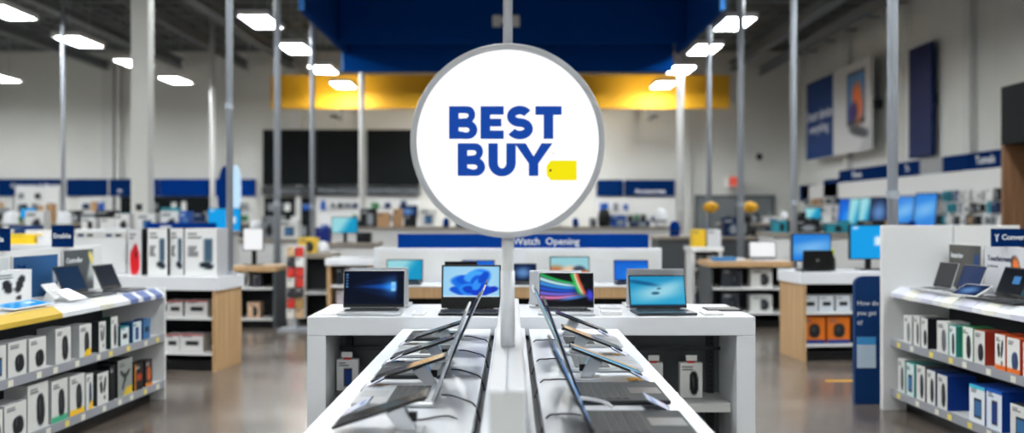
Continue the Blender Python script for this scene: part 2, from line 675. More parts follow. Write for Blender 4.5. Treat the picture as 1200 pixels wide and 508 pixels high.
# roof beams running away from the camera, and open-web joists across
for i, (x, h, t) in enumerate([(-14.2, 6.55, .2), (-11.6, 6.6, .28), (-9.3, 6.55, .18), (-7.7, 6.6, .3), (-2.5, 6.6, .2), (3.2, 6.6, .2), (7.7, 6.5, .26), (8.7, 6.35, .16)]):
    mb = MB()
    mb.box(x - t / 2, x + t / 2, FY0, FY1 - .2, h, h + .03).box(x - t / 2, x + t / 2, FY0, FY1 - .2, h + .28, h + .31).box(x - .02, x + .02, FY0, FY1 - .2, h, h + .3)
    mb.obj('trim_%d' % (20 + i), JOIST, kind='structure')
for i in range(14):
    y = 8.0 + i * 1.75
    mb = MB().box(FX0, FX1, y - .05, y + .05, 6.92, 6.97).box(FX0, FX1, y - .05, y + .05, 7.16, 7.21)
    x = FX0
    while x < FX1 - .5:
        mb.tube([(x, y, 6.95), (x + .3, y, 7.18), (x + .6, y, 6.95)], .018, 5)
        x += .6
    mb.obj('trim_%d' % (40 + i), JOIST, kind='structure')

# grey service doors in the back wall
for n, (a, b) in enumerate([(816, 862), (866, 905)]):
    z = FY1
    x0, x1, h = X(a, z), X(b, z), Z(231, z)
    d = put('door_%d' % (n + 1), None, None, ((x0 + x1) / 2, z, 0), 0, None, None, None, 'structure')
    wd = (x1 - x0) / 2
    MB().box(-wd, wd, -.06, -.002, 0, h).obj('door_panel', mat('door grey', (112, 118, 122), .6), d)
    MB().box(-wd - .06, -wd, -.09, -.002, 0, h + .06).box(wd, wd + .06, -.09, -.002, 0, h + .06).box(-wd, wd, -.09, -.002, h, h + .06).obj('door_frame', mat('door frame dark', (66, 70, 74), .6), d)
    MB().box(wd - .2, wd - .16, -.11, -.06, .95, 1.2).obj('handle', STEEL, d)

# ---------------------------------------------------------------- ceiling lights
LH = EYE + 4.0


def make_light():
    t = thing('ceiling_light', '', 'ceiling light')
    MB().box(-.32, .32, -.66, .66, .03, .1).box(-.32, .32, -.66, -.63, -.01, .03).box(-.32, .32, .63, .66, -.01, .03).box(-.32, -.29, -.63, .63, -.01, .03).box(.29, .32, -.63, .63, -.01, .03).obj('housing', WHITE_M, t)
    mb = MB()
    for k in range(3):
        mb.box(-.28 + k * .19, -.28 + k * .19 + .17, -.62, .62, .005, .028)
    mb.obj('diffuser', LAMPM, t)
    MB().tube([(0, -.5, .1), (0, -.5, CH - LH - .002)], .006, 6).tube([(0, .5, .1), (0, .5, CH - LH - .002)], .006, 6).obj('hanger', STEEL, t)
    return t


light0 = make_light()
used = []
ORD = ['nearest', 'second', 'third', 'farthest']
rows = [(-15.0, 'far outer left', [27.0]), (-10.0, 'outer left', [18.2, 21.3, 24.4, 27.4]), (-5.2, 'inner left', [19.1, 22.2, 25.4, 28.4]), (4.66, 'right', [19.3, 22.3, 25.4, 28.4])]
for x, nm, ys in rows:
    for k, y in enumerate(ys):
        lb = 'rectangular ceiling light, %s visible in the %s row under the roof' % (ORD[k], nm) if len(ys) > 1 else 'ceiling light cut by the left edge, leftmost of all'
        if not used:
            light0.location = (x, y, LH)
            light0['label'] = lb
            light0['group'] = 'hanging ceiling lights'
            used.append(1)
        else:
            dup(light0, (x, y, LH), 0, lb, 'hanging ceiling lights')
for x in (-15.0, -10.0, -5.2, -0.3, 4.66, 9.0):  # rows carried on overhead; the rightmost is added, unseen, to light the right wall
    for y in (-2.6, .5, 3.5, 6.6, 9.6, 13.0, 16.1):
        if y == .5 or (y == 6.6 and abs(x) > 6):
            continue
        if (y > 12.5 and -1 < x < 4) or (y > 14 and 8.9 < x) or (y == 13.0 and x != -15.0):
            continue
        dup(light0, (x, y, LH), 0, 'unseen rectangular ceiling light overhead, nearer than the photo shows', 'ceiling lights overhead out of the picture')

for x, ys in ((-18.0, (19.2, 22.3, 25.4, 28.5)), (-15.0, (19.2, 22.3)), (-1.6, (28.2, 30.6)), (1.5, (28.2, 30.6))):  # extra fixtures added out of view to brighten the back wall
    for y in ys:
        dup(light0, (x, y, LH), 0, 'added rectangular ceiling light, unseen out at far left' if x < -5 else 'added rectangular ceiling light, unseen behind the round sign', 'added unseen ceiling lights at left' if x < -5 else 'added ceiling lights hidden by the round sign')

# ---------------------------------------------------------------- blue hanging soffit
t = thing('hanging_soffit', 'large dark blue open box soffit hanging from the roof behind the round sign', 'ceiling soffit', (0, 19, 0))
HS = EYE + 3.6
for s in (-1, 1):
    x = s * 3.75
    MB().box(min(x, x - s * .1), max(x, x - s * .1), 16.2 - 19, 20.6 - 19, HS, HS + 1.5).obj('side_panel', SOFFIT, t)
    MB().box(min(x, x - s * .1) - .0, max(x, x - s * .1), 16.19 - 19, 16.2 - 19, HS, HS + 1.5).obj('painted_lit_edge', EDGE, t)  # strip coloured as though its edge catches light
MB().box(-3.64, 3.64, .3, .38, HS, HS + 1.5).obj('cross_panel', SOFFIT, t)
MB().box(-3.76, 3.6, 1.55, 1.7, EYE + 3.2, HS + 1.5).obj('cross_panel', SOFFIT, t)
MB().box(-3.79, -3.76, 1.53, 1.7, EYE + 3.2, HS + .02).obj('painted_lit_edge', EDGE, t)
for x in (-3.7, 3.7):
    for y in (-2.6, 1.5):
        MB().tube([(x, y, HS + 1.5), (x, y, CH - .001)], .012, 6).obj('hanger_rod', STEEL, t)
t = thing('emergency_light', 'white twin emergency lamp on the blue soffit behind the sign pole', 'emergency light', (X(593, 19.3), 19.3, 0))
MB().box(-.12, .12, -.06, 0, EYE + 4.02, EYE + 4.14).obj('bracket', WHITE_M, t)
for s in (-1, 1):
    MB().box(s * .19 - .09, s * .19 + .09, -.14, 0, EYE + 3.93, EYE + 4.16).obj('lamp_head', WHITE_M, t, bevel=.02)

# yellow fascia with its two up-lights
t = thing('yellow_fascia', 'long yellow fascia board high across the back of the store', 'fascia', (0, 29.6, 0))
x0, x1 = X(317, 29.6), X(855, 29.6)
MB().box(x0, x1, 0, .25, Z(127, 29.6), Z(88, 29.6)).obj('board', YELLOW, t)
for i, px in enumerate((400, 760)):
    xx = X(px, 29.6)
    MB().tube([(xx - 3, .1, Z(88, 29.6)), (xx - 3, .1, CH - .001)], .02, 6).obj('hanger_rod', STEEL, t)
    tt = thing('wall_washer', 'small up-light below the yellow fascia, %s of the round sign' % ('left' if i == 0 else 'right'), 'wall lamp', (xx, 28.5, Z(127, 29.6) - .35))
    MB().box(-.12, .12, -.1, .15, -.06, 0).box(-.03, .03, .15, 1.15, -.05, -.01).box(-.03, .03, 1.11, 1.15, -.01, .36).obj('lamp_body', BLACK, tt)
    l = bpy.data.lights.new('wall_washer_lamp', 'SPOT')
    l.energy = 200
    l.color = (1, .93, .75)
    l.spot_size = R(120)
    l.spot_blend = 1.0
    l.shadow_soft_size = .05
    lo = bpy.data.objects.new('wall_washer_lamp', l)
    COL.objects.link(lo)
    lo.parent = tt
    lo.location = (0, -.15, .06)
    lo.rotation_euler = (R(125), 0, 0)

# ---------------------------------------------------------------- steel poles and the pillar
def pole(px, z, wpx, base, lb, m=None, nm='power_pole'):
    r = wpx * z / F / 2
    t = thing(nm, lb, 'pole', (X(px, z), z, base))
    MB().tube([(0, 0, 0), (0, 0, CH - base - .001)], r, 12).obj('shaft', m or STEEL, t, smooth=True)
    MB().lathe([(r * 2.0, 0), (r * 2.0, .02), (r * 1.05, .035)], 14).obj('flange', m or STEEL, t)
    MB().lathe([(r * 1.25, 1.6), (r * 1.25, 1.66)], 12).obj('collar', m or STEEL, t)


for a in [(74, 18.8, 4.5, 0, 'thin steel pole at far left before the blue wall banner'),
          (269, 8.95, 8, .885, 'steel pole rising from the white counter with the three tall boxes'),
          (249, 27.0, 6, 0, 'pale thin pole beside the blue oval sign near the back wall'),
          (325, 14.0, 8, 0, 'steel pole in front of the left black wall panel'),
          (366, 18.5, 5.5, 0, 'thin steel pole between left and middle black panels'),
          (424, 22.0, 6.5, 0, 'thin pale pole between middle and right black panels'),
          (797, 25.0, 8.5, 0, 'white pole near the right end of the yellow fascia'),
          (831, 18.0, 6, 0, 'thin steel pole before the left grey door'),
          (868, 15.0, 8, 0, 'steel pole before the red exit sign'),
          (930, 12.2, 8, 0, 'steel pole left of the laptop wall poster'),
          (1046, 7.6, 12, 0, 'thick steel pole behind the right white end panel')]:
    pole(*a, m=(WHITE_M if a[0] in (797, 424, 249) else STEEL))
t = thing('pillar', 'square white pillar rising to the roof at left', 'pillar', (X(163, 14.5), 14.5, 0))
MB().box(-.135, .135, 0, .27, 0, CH - .001).obj('shaft', WALLP, t, bevel=.01)
MB().box(-.05, .05, -.012, 0, Z(247, 14.5), Z(239, 14.5)).obj('switch_plate', DARK, t)

# ---------------------------------------------------------------- round hanging sign
SZ = 2.93
k = SZ / F
sx, sz = X(595, SZ), Z(166, SZ)
t = thing('round_sign', 'large round white backlit sign with blue lettering on a pole', 'sign', (sx, SZ, 0))
rad = 113 * k


def ring_mesh(r0, r1, y0, y1, seg=96):
    mb = MB()
    n = 0
    for q in range(seg):
        a = 2 * math.pi * q / seg
        for (r, y) in ((r0, y0), (r1, y0), (r1, y1), (r0, y1)):
            mb.v.append((r * math.cos(a), y, sz + r * math.sin(a)))
    for q in range(seg):
        q2 = (q + 1) % seg
        for i in range(4):
            j = (i + 1) % 4
            mb.f.append((q * 4 + i, q * 4 + j, q2 * 4 + j, q2 * 4 + i))
            mb.m.append(0)
    return mb


ring_mesh(rad - 7.5 * k, rad, -.035, .035).obj('rim', RIM, t, bevel=.004)
pts = [((rad - 7.4 * k) * math.cos(2 * math.pi * q / 96), (rad - 7.4 * k) * math.sin(2 * math.pi * q / 96)) for q in range(96)]
MB().prism(pts, lambda p, y: (p[0], y, sz + p[1]), -.03, .03).obj('face', SIGNF, t)
ob = MB().tube([(0, 0, Z(406, SZ)), (0, 0, sz - rad + .004)], .0195, 20).obj('pole', WHITE_M, t, smooth=True)
MB().tube([(0, 0, sz + rad - .004), (0, 0, CH - .001)], 5.6 * k, 16).obj('upper_pole', RIM, t, smooth=True)
MB().tube([(0, 0, Z(406, SZ)), (0, 0, Z(318, SZ))], .0225, 20).obj('pole_sleeve', WHITE, t, smooth=True)


def arc(cx, cy, rx, ry, a0, a1, n=14):
    return [(cx + rx * math.cos(R(a0 + (a1 - a0) * i / n)), cy + ry * math.sin(R(a0 + (a1 - a0) * i / n))) for i in range(n + 1)]


def glyph_B(x, y, w, h, s):
    h2 = h * .5
    o = [(x, y)] + [(x + w * .6, y)]
    o += arc(x + w - h * .29, y + h * .28, h * .29, h * .28, -90, 62)
    o += arc(x + w * .93 - h * .24, y + h * .745, h * .235, h * .255, -40, 90)
    o += [(x, y + h)]
    c1 = [(x + s, y + s * .82)] + arc(x + w - h * .29 - s * .2, y + h * .275, h * .105, h * .075, -90, 90, 8) + [(x + s, y + h * .35)]
    c2 = [(x + s, y + h * .62)] + arc(x + w * .93 - h * .24 - s * .2, y + h * .71, h * .085, h * .075, -90, 90, 8) + [(x + s, y + h * .785)]
    return [o, c1, c2]


def glyph_E(x, y, w, h, s):
    g = s * .88
    m0, m1 = y + h * .5 - g * .46, y + h * .5 + g * .46
    return [[(x, y), (x + w, y), (x + w, y + g), (x + s, y + g), (x + s, m0), (x + w * .9, m0), (x + w * .9, m1), (x + s, m1), (x + s, y + h - g), (x + w, y + h - g), (x + w, y + h), (x, y + h)]]


def glyph_T(x, y, w, h, s):
    g = s * .9
    c = x + w / 2
    return [[(c - s / 2, y), (c + s / 2, y), (c + s / 2, y + h - g), (x + w, y + h - g), (x + w, y + h), (x, y + h), (x, y + h - g), (c - s / 2, y + h - g)]]


def glyph_U(x, y, w, h, s):
    c = x + w / 2
    o = [(x, y + h)] + [(x, y + h * .42)] + arc(c, y + h * .4, w / 2, h * .415, 180, 360) + [(x + w, y + h), (x + w - s, y + h)]
    o += arc(c, y + h * .4, w / 2 - s, h * .415 - s * .85, 360, 180) + [(x + s, y + h)]
    return [o]


def glyph_Y(x, y, w, h, s):
    c = x + w / 2
    return [[(c - s / 2, y), (c + s / 2, y), (c + s / 2, y + h * .38), (x + w, y + h), (x + w - s * 1.15, y + h), (c, y + h * .6), (x + s * 1.15, y + h), (x, y + h), (c - s / 2, y + h * .38)]]


def glyph_S(x, y, w, h, s):
    r = h * .262
    cx = x + w / 2
    rx = w / 2 - s / 2
    ry = (h - s * .9) / 4
    path = arc(cx, y + s * .45 + ry, rx, ry, 205, 360, 14)
    path += arc(cx, y + s * .45 + ry, rx, ry, 0, 80, 8)
    path += arc(cx, y + s * .45 + 3 * ry, rx * .95, ry, 260, 180, 8)
    path += arc(cx, y + s * .45 + 3 * ry, rx * .95, ry, 180, 28, 14)
    L, Rr = [], []
    for i, p in enumerate(path):
        a, b = path[max(i - 1, 0)], path[min(i + 1, len(path) - 1)]
        d = Vector((b[0] - a[0], b[1] - a[1]))
        if d.length < 1e-6:
            continue
        d.normalize()
        n = Vector((-d.y, d.x)) * s * .45
        L.append((p[0] + n.x, p[1] + n.y))
        Rr.append((p[0] - n.x, p[1] - n.y))
    return [L + Rr[::-1]]


def outline_obj(name, polys, m, parent, y, ext=.002):
    """filled 2-D outlines given in sign pixels (y up), stood upright in the sign's plane"""
    c = bpy.data.curves.new(name, 'CURVE')
    c.dimensions = '2D'
    c.fill_mode = 'BOTH'
    c.extrude = ext
    for p in polys:
        sp = c.splines.new('POLY')
        sp.points.add(len(p) - 1)
        for i, q in enumerate(p):
            sp.points[i].co = (q[0] * k, q[1] * k, 0, 1)
        sp.use_cyclic_u = True
    c.materials.append(m)
    o = bpy.data.objects.new(name, c)
    COL.objects.link(o)
    o.parent = parent
    o.location = (0, y, sz)
    o.rotation_euler = (R(90), 0, 0)
    return o


S_ = 11.2
# pixel frame of the sign: x right from 595, y up from 166
for gl in (glyph_B(527 - 595, 2, 33, 38, S_), glyph_E(563.5 - 595, 2, 27, 38, S_), glyph_S(593 - 595, 1.5, 32, 39, S_), glyph_T(627 - 595, 2, 30.5, 38, S_),
           glyph_B(537 - 595, -41, 32, 38, S_), glyph_U(572.5 - 595, -41, 32, 38, S_), glyph_Y(603 - 595, -41, 44, 38, S_)):
    outline_obj('letter', gl, SIGNB, t, -.0325)
tag_o = [(45, -29), (50, -23), (80, -23), (80, -46), (50, -46), (45, -40)]
outline_obj('tag_emblem', [tag_o, arc(49.5, -34.5, 1.5, 1.5, 0, 360, 12)[:-1]], SIGNY, t, -.0325)
outline_obj('tag_hole', [arc(49.5, -34.5, 1.5, 1.5, 0, 360, 12)[:-1]], mat('dark eyelet', (60, 50, 20)), t, -.032)
text('TM', .008, t, (53 * k, -.033, sz - 15 * k), m=LETG, name='trademark')

# ---------------------------------------------------------------- centre display table
TH = .86
t = thing('display_table', 'long white laptop display table running towards the camera under the round sign', 'display table', (0, 3.2, 0))
y0, y1 = 1.5 - 3.2, 4.885 - 3.2
MB().box(-.58, -.112, y0, y1, TH - .05, TH).obj('tabletop', WHITE, t, bevel=.004)
MB().box(.09, .563, y0, y1, TH - .05, TH).obj('tabletop', WHITE, t, bevel=.004)
MB().box(-.088, .066, y0, y1, TH - .05, TH + .004).obj('middle_ledge', WHITE, t)
MB().box(-.112, .09, y0, y1, TH - .12, TH - .055).obj('cable_trough', BLACK, t)
MB().box(-.55, .535, y0 + .05, y1 - .02, .08, TH - .12).obj('cabinet', WHITE_M, t)
MB().box(-.5, .48, y0 + .1, y1 - .02, 0, .08).obj('plinth', BLACK, t)
dv = MB().box(-.0575, .0335, 2.2 - 3.2, 4.6 - 3.2, TH + .004, EYE - .418).obj('divider', WHITE, t, bevel=.004)
MB().box(-.053, .029, 2.194 - 3.2, 2.2 - 3.2, TH + .01, EYE - .425).obj('end_cap', GREYW, dv)
MB().box(-.0145, -.0095, 2.2 - 3.2, 4.6 - 3.2, EYE - .418, EYE - .4172).obj('seam', RAIL, dv)

# ---------------------------------------------------------------- laptops
def laptop(name, label, loc, rz, w=.34, d=.24, s=.225, lean=14, body=SILVER, keys=KEYS, scr=scr_blue, bezel=.012, chin=.02, group=None, closed=False, lit=True):
    t = thing(name, label, 'laptop', loc, rz, group)
    b = MB().box(-w / 2, w / 2, -d / 2, d / 2, .002, .016).obj('base', body, t, bevel=.005)
    mb = MB()
    kw, kd = w * .86, d * .46
    mb.box(-kw / 2, kw / 2, d / 2 - .03 - kd, d / 2 - .03, .016, .0165)
    mb.obj('keyboard_well', mat('well ' + keys.name, (60, 62, 66) if keys is KEYG else (50, 52, 56), .5), b)
    mb = MB()
    for r in range(5):
        for c in range(12):
            x = -kw / 2 + .003 + c * (kw / 12)
            y = d / 2 - .03 - kd + .003 + r * (kd / 5)
            mb.box(x, x + kw / 12 - .004, y, y + kd / 5 - .004, .0165, .0182)
    mb.obj('keyboard', keys, b)
    MB().box(-w * .16, w * .16, -d / 2 + .012, d / 2 - .042 - kd, .016, .0166).obj('trackpad', mat('trackpad ' + body.name, (168, 170, 174) if body is SILVER else (60, 62, 66), .3), b)
    MB().tube([(-w * .38, d / 2 - .004, .016), (w * .38, d / 2 - .004, .016)], .006, 10).obj('hinge', BLACK, t, smooth=True)
    M = Matrix.Translation((0, d / 2 - .003, .018)) @ Matrix.Rotation(R(-lean), 4, 'X')
    ld = MB().box(-w / 2, w / 2, -.0035, .0035, .002, s, 0, M).obj('lid', body, t, bevel=.003)
    mb = MB().box(-w / 2 + .003, w / 2 - .003, -.0045, -.0033, .006, s - .003, 0, M)
    mb.obj('bezel', BLACK, ld)
    if scr:
        sw, sh = w - 2 * bezel, s - bezel - chin - .004
        me = picture_mesh('screen', sw, sh, scr, 56, 36, M_SCREEN)
        me.transform(M @ Matrix.Translation((0, -.0052, chin + .004)))
        put('screen', me, ld)
    mb = MB().box(-.014, .014, .0035, .0039, s * .5 - .012, s * .5 + .012, 0, M)
    mb.obj('lid_badge', GUN if body is SILVER else mat('dull badge', (120, 122, 126), .4), ld)
    return t


def tablet(name, label, loc, rz, L=.28, w=.19, tilt=21, scr=scr_dusk, group=None, body=BLACK, lift=.0):
    """long side across, lying back on a stand; local -X end low, +X end raised"""
    t = thing(name, label, 'tablet', loc, rz, group)
    M = Matrix.Translation((-L * .5, 0, .022 + lift)) @ Matrix.Rotation(R(-tilt), 4, 'Y')
    MB().box(0, L, -w / 2, w / 2, -.0045, .0045, 0, M).obj('tablet_body', body, t, bevel=.004)
    me = picture_mesh('screen', L - .02, w - .02, scr, 30, 20, M_SCREEN, x0=.01)
    me.transform(M @ Matrix.Translation((0, -w / 2 + .01, .0049)) @ Matrix.Rotation(R(-90), 4, 'X'))
    put('screen', me, t)
    c = L * math.cos(R(tilt))
    hz = .022 + lift + L * .68 * math.sin(R(tilt))
    xx = -L * .5 + L * .68 * math.cos(R(tilt))
    s = MB()
    s.prism([(xx - .035, hz - .012 - .013), (xx + .012, hz + .004 - .0075), (xx + .05, .008), (xx + .005, .008)], lambda p, y: (p[0], y, p[1]), -.028, .028)
    so = s.obj('stand', SILVER, t, bevel=.002)
    MB().box(xx - .03, xx + .07, -.045, .045, 0, .008).obj('stand_foot', SILVER, so, bevel=.003)
    MB().box(xx + .028, xx + .05, -.012, .012, .03, .055).obj('security_sensor', BLACK, so)
    return t


LG, TG = 'laptops on the long display table', 'tablets on stands on the long display table'
# left side, screens turned to the left aisle
for i, (yc, w, s, ln, bd, ky, sf, lb) in enumerate([
    (3.035, .31, .305, 20, SILVER, KEYS, scr_wave, 'silver laptop with pale palm rest, nearest on left half of long table'),
    (3.535, .30, .305, 23.5, GRAPH, KEYG, scr_blue, 'second nearest laptop on left half of long table, dark with grey keys'),
    (4.03, .28, .30, 25.5, SILVER, KEYS, scr_teal, 'third laptop from the camera on left half of long table'),
        (4.55, .28, .29, 26, GRAPH, KEYG, scr_navy, 'farthest laptop on left half of long table, beside the end counter')]):
    laptop('laptop', lb, (-.375, yc, TH), R(-90), w, .26, s, ln, bd, ky, sf, group=LG)
for i, (yc, sf, bd, lb) in enumerate([
    (2.57, scr_dark, BLACK, 'black tablet tilted on a stand, nearest on left half of long table'),
    (3.27, scr_dusk, BLACK, 'tilted tablet showing a golden picture, second on left half of long table'),
    (3.78, scr_dark, BLACK, 'tilted black tablet with dark picture, third on left half of long table'),
        (4.29, scr_dark, BLACK, 'farthest tilted tablet on left half of long table')]):
    tablet('tablet', lb, (-.355, yc, TH), 0, .275, .125, 18, sf, TG, bd)
# right side, screens turned to the right aisle
for i, (yc, w, s, ln, bd, ky, sf, lb) in enumerate([
    (2.62, .32, .25, 26, GRAPH, KEYS, scr_wave, 'dark laptop cut by the bottom edge, nearest on right half of long table'),
    (3.085, .33, .32, 20, GRAPH, KEYS, scr_blue, 'dark grey laptop with white cable behind it on right half of table'),
    (3.69, .32, .32, 25, SILVER, KEYG, scr_teal, 'silver laptop behind the beach tablet on right half of long table'),
        (4.32, .28, .28, 25, SILVER, KEYS, scr_navy, 'farthest laptop on right half of long table')]):
    laptop('laptop', lb, (.36, yc, TH), R(90), w, .29, s, ln, bd, ky, sf, group=LG)
for i, (yc, sf, lb) in enumerate([
    (3.40, scr_beach, 'tilted tablet with beach picture, nearest on right half of long table'),
    (4.0, scr_dusk, 'tilted tablet with golden and blue picture, second on right half of table'),
        (4.6, scr_dark, 'farthest tilted tablet on right half of long table')]):
    tablet('tablet', lb, (.335, yc, TH), R(180), .275, .13, 21, sf, TG)


# price cards in acrylic holders
def card_print(u, v):
    c = solid(u, (196, 202, 222))
    c = textlines(c, u, v, .1, .8, 3, .7, .07, (90, 120, 180), 2)
    return mixc(c, rect(u, v, .55, .92, .1, .35, .02), (222, 190, 206))


def price_card(loc, rz, label, w=.13, h=.09, tilt=62):
    t = thing('price_card', label, 'price card', loc, rz, 'price cards on display counters')
    M = Matrix.Rotation(R(-tilt), 4, 'X')
    MB().box(-w / 2, w / 2, -.001, .003, .004, h, 0, M).box(-w / 2, w / 2, .0, h * .9, 0, .003).obj('holder', ACRYL, t)
    me = picture_mesh('card', w - .008, h - .008, card_print, 14, 10, M_PRINT, z0=.006)
    me.transform(M @ Matrix.Translation((0, -.0022, 0)))
    put('card', me, t)


for i, (x, y, lb) in enumerate([(-.51, 2.80, 'beside the nearest left tablet'), (-.52, 3.235 - .02, 'before the golden tablet'), (-.52, 3.74, 'beside the third left tablet'), (-.52, 4.27, 'beside the farthest left tablet')]):
    price_card((x, y + .0, TH), R(-90), 'clear price card at table edge ' + lb, .12)
for i, (x, y, lb) in enumerate([(.49, 2.86, 'between the two nearest right laptops'), (.505, 3.34, 'below the beach tablet'), (.50, 3.93, 'below the second right tablet'), (.50, 4.50, 'below the farthest right tablet')]):
    price_card((x, y, TH), R(90), 'clear price card at table edge ' + lb, .12)


def cable(pts, r, lb, m=CABLE):
    P = [Vector(p) for p in pts]
    out = []
    for i in range(len(P) - 1):
        a, b, c, d = P[max(i - 1, 0)], P[i], P[i + 1], P[min(i + 2, len(P) - 1)]
        for q in range(8):
            s = q / 8
            out.append(.5 * ((2 * b) + (c - a) * s + (2 * a - 5 * b + 4 * c - d) * s * s + (3 * b - a - 3 * c + d) * s ** 3))
    out.append(P[-1])
    MB().tube(out, r, 6).obj('cable', m, smooth=True, label=lb, cat='cable', group='cables on the long display table')


for i, (yc, lb) in enumerate([(3.03, 'nearest'), (3.53, 'second'), (4.03, 'third'), (4.5, 'farthest')]):
    cable([(-.232, yc, TH + .012), (-.2, yc - .01, TH + .012), (-.15, yc - .05, TH + .005), (-.118, yc - .12, TH + .003), (-.1, yc - .15, TH - .04)], .003, 'thin dark cable from the %s left laptop into the table slot' % lb)
for i, (yc, lb) in enumerate([(2.72, 'nearest'), (3.3, 'second'), (3.78, 'third'), (4.36, 'farthest')]):
    cable([(.205, yc, TH + .012), (.18, yc + .02, TH + .012), (.14, yc + .05, TH + .005), (.105, yc + .02, TH + .003), (.08, yc - .05, TH - .04)], .003, 'thin dark cable from the %s right laptop into the table slot' % lb)
cable([(.214, 3.0, TH + .012), (.2, 2.94, TH + .02), (.225, 2.86, TH + .035), (.28, 2.83, TH + .03), (.31, 2.87, TH + .006)], .006, 'thick white cable looped behind the dark grey right laptop', CABLEW)
cable([(-.33, 2.72, TH + .004), (-.27, 2.70, TH + .004), (-.18, 2.74, TH + .004), (-.1, 2.64, TH - .03)], .003, 'thin cable from the nearest left tablet stand into the slot')

# ---------------------------------------------------------------- end counter across the table's far end
EZ, EH = 4.9, .922
t = thing('end_counter', 'wide white counter across the far end of the long table', 'display counter', (.1025, EZ, 0))
W2 = 1.1925
MB().box(-W2, W2, 0, .69, EH - .1, EH).obj('countertop', WHITE, t, bevel=.004)
for s in (-1, 1):
    MB().box(min(s * W2, s * (W2 - .1)), max(s * W2, s * (W2 - .1)), .0, .69, 0, EH - .101).obj('side_leg', WHITE, t, bevel=.003)
MB().box(-W2 + .1, W2 - .1, .42, .45, .06, EH - .1).obj('back_panel', mat('pegboard grey', (92, 98, 104), .6), t)
for s in (-1, 1):
    x = s * (W2 - .155)
    up = MB().box(x - .02, x + .02, .39, .42, .06, EH - .1).obj('upright', DARK, t)
    mb = MB()
    for q in range(26):
        mb.box(x - .006, x + .006, .388, .3905, .1 + q * .027, .115 + q * .027)
    mb.obj('slot_row', BLACK, up)
MB().box(-W2 + .1, W2 - .1, .385, .42, EH - .235, EH - .215).obj('hook_rail', GUN, t)
MB().box(.66, W2 - .11, .1, .42, .425, .44).box(.66, W2 - .11, .09, .1, .395, .44).obj('shelf', GREYW, t)
MB().box(-W2 + .1, W2 - .1, .05, .42, 0, .06).obj('plinth', BLACK, t)
CX = .1025


def hung_box(px, pyt, pyb, wpx, z, fn, side, lb, side_d=.05):
    x = X(px, z)
    zt, zb = Z(pyt, z), Z(pyb, z)
    t = thing('hanging_box', lb, 'box', (x, z, zb), 0, 'boxes hanging under the end counter')
    w = wpx * z / F
    me = carton_mesh('carton', w, side_d, zt - zb, fn, side)
    put('carton', me, t)
    MB().box(-.02, .02, -.026, .004, zt - zb - .001, zt - zb + .026).obj('hang_tab', RED, t)
    back = 5.285 - z
    MB().tube([(0, -.03, zt - zb + .016), (0, back, zt - zb + .016)], .003, 6).obj('hook', STEEL, t)
    MB().box(-.03, .03, -.037, -.03, zt - zb + .014, zt - zb + .044).obj('price_flag', WHITE_M, t)


hung_box(408, 421, 457, 25, 5.15, box_print((226, 228, 230), 'phone', (16, 18, 24), seed=1), (210, 212, 214), 'white hanging box with dark tablet picture under the left end of counter')
hung_box(809, 425, 465.5, 26, 5.15, box_print((230, 230, 228), 'tall', (20, 22, 24), seed=2), (214, 214, 212), 'white hanging box with black mouse picture under right end of counter')
hung_box(765, 425, 471, 22, 5.15, box_print((226, 226, 226), 'mouse', (20, 22, 24), seed=3), (214, 214, 212), 'white hanging box half hidden behind long table edge, right')
carton('product_box', .13, .09, .1, box_print((220, 222, 224), 'device', seed=8), (200, 202, 204), (X(835, 5.1), 5.13, .061), 0, 'pale box low under the right end of counter shelf')

# laptops on the end counter
y = EZ
laptop('laptop', 'black screened laptop with glowing blue beam picture, leftmost on end counter', (X(435, 5.05), EZ + .15, EH), R(2), .345, .24, .215, 12, SILVER, KEYS, scr_beam, .008, .018)
laptop('laptop', 'black laptop with blue petal picture on end counter left of sign pole', (X(551, 5.05), EZ + .15, EH), 0, .335, .23, .245, 10, BLACK, KEYS, scr_bloom, .01, .06)
laptop('laptop', 'silver laptop with colourful stripes on black screen right of sign pole', (X(664, 5.05), EZ + .15, EH), R(-3), .31, .22, .205, 12, SILVER, KEYS, scr_stripes, .008, .012)
laptop('laptop', 'laptop with turquoise sea picture, rightmost on end counter', (X(777, 5.05), EZ + .15, EH), R(4), .325, .23, .19, 16, GUN, KEYS, scr_sea, .008, .012)
for px, wv, s, bd, lb in [(447, .335, .222, SILVER, 'silver laptop seen from behind the glowing blue beam laptop'), (765, .33, .215, SILVER, 'silver laptop seen from behind the turquoise sea laptop'),
                          (650, .30, .205, SILVER, 'silver laptop seen from behind the colourful striped laptop')]:
    laptop('laptop', lb, (X(px, 5.42), 5.465, EH), R(180), wv, .22, s, 8, bd, KEYS, scr_blue)
laptop('laptop', 'small black device seen from behind the blue petal laptop', (X(541, 5.42), 5.465, EH), R(180), .19, .2, .255, 4, BLACK, KEYS, scr_blue)


def flat_item(px0, px1, z0, z1, h, m, name, lb, cat, top=None):
    t = thing(name, lb, cat, ((X(px0, (z0 + z1) / 2) + X(px1, (z0 + z1) / 2)) / 2, (z0 + z1) / 2, EH))
    w = abs(X(px1, z0) - X(px0, z0)) / 2
    d = (z1 - z0) / 2
    MB().box(-w, w, -d, d, 0, h).obj('case', m, t, bevel=.002)
    MB().box(-w + .008, w - .008, -d + .008, d - .008, h, h + .0006).obj('face', top or WHITE, t)


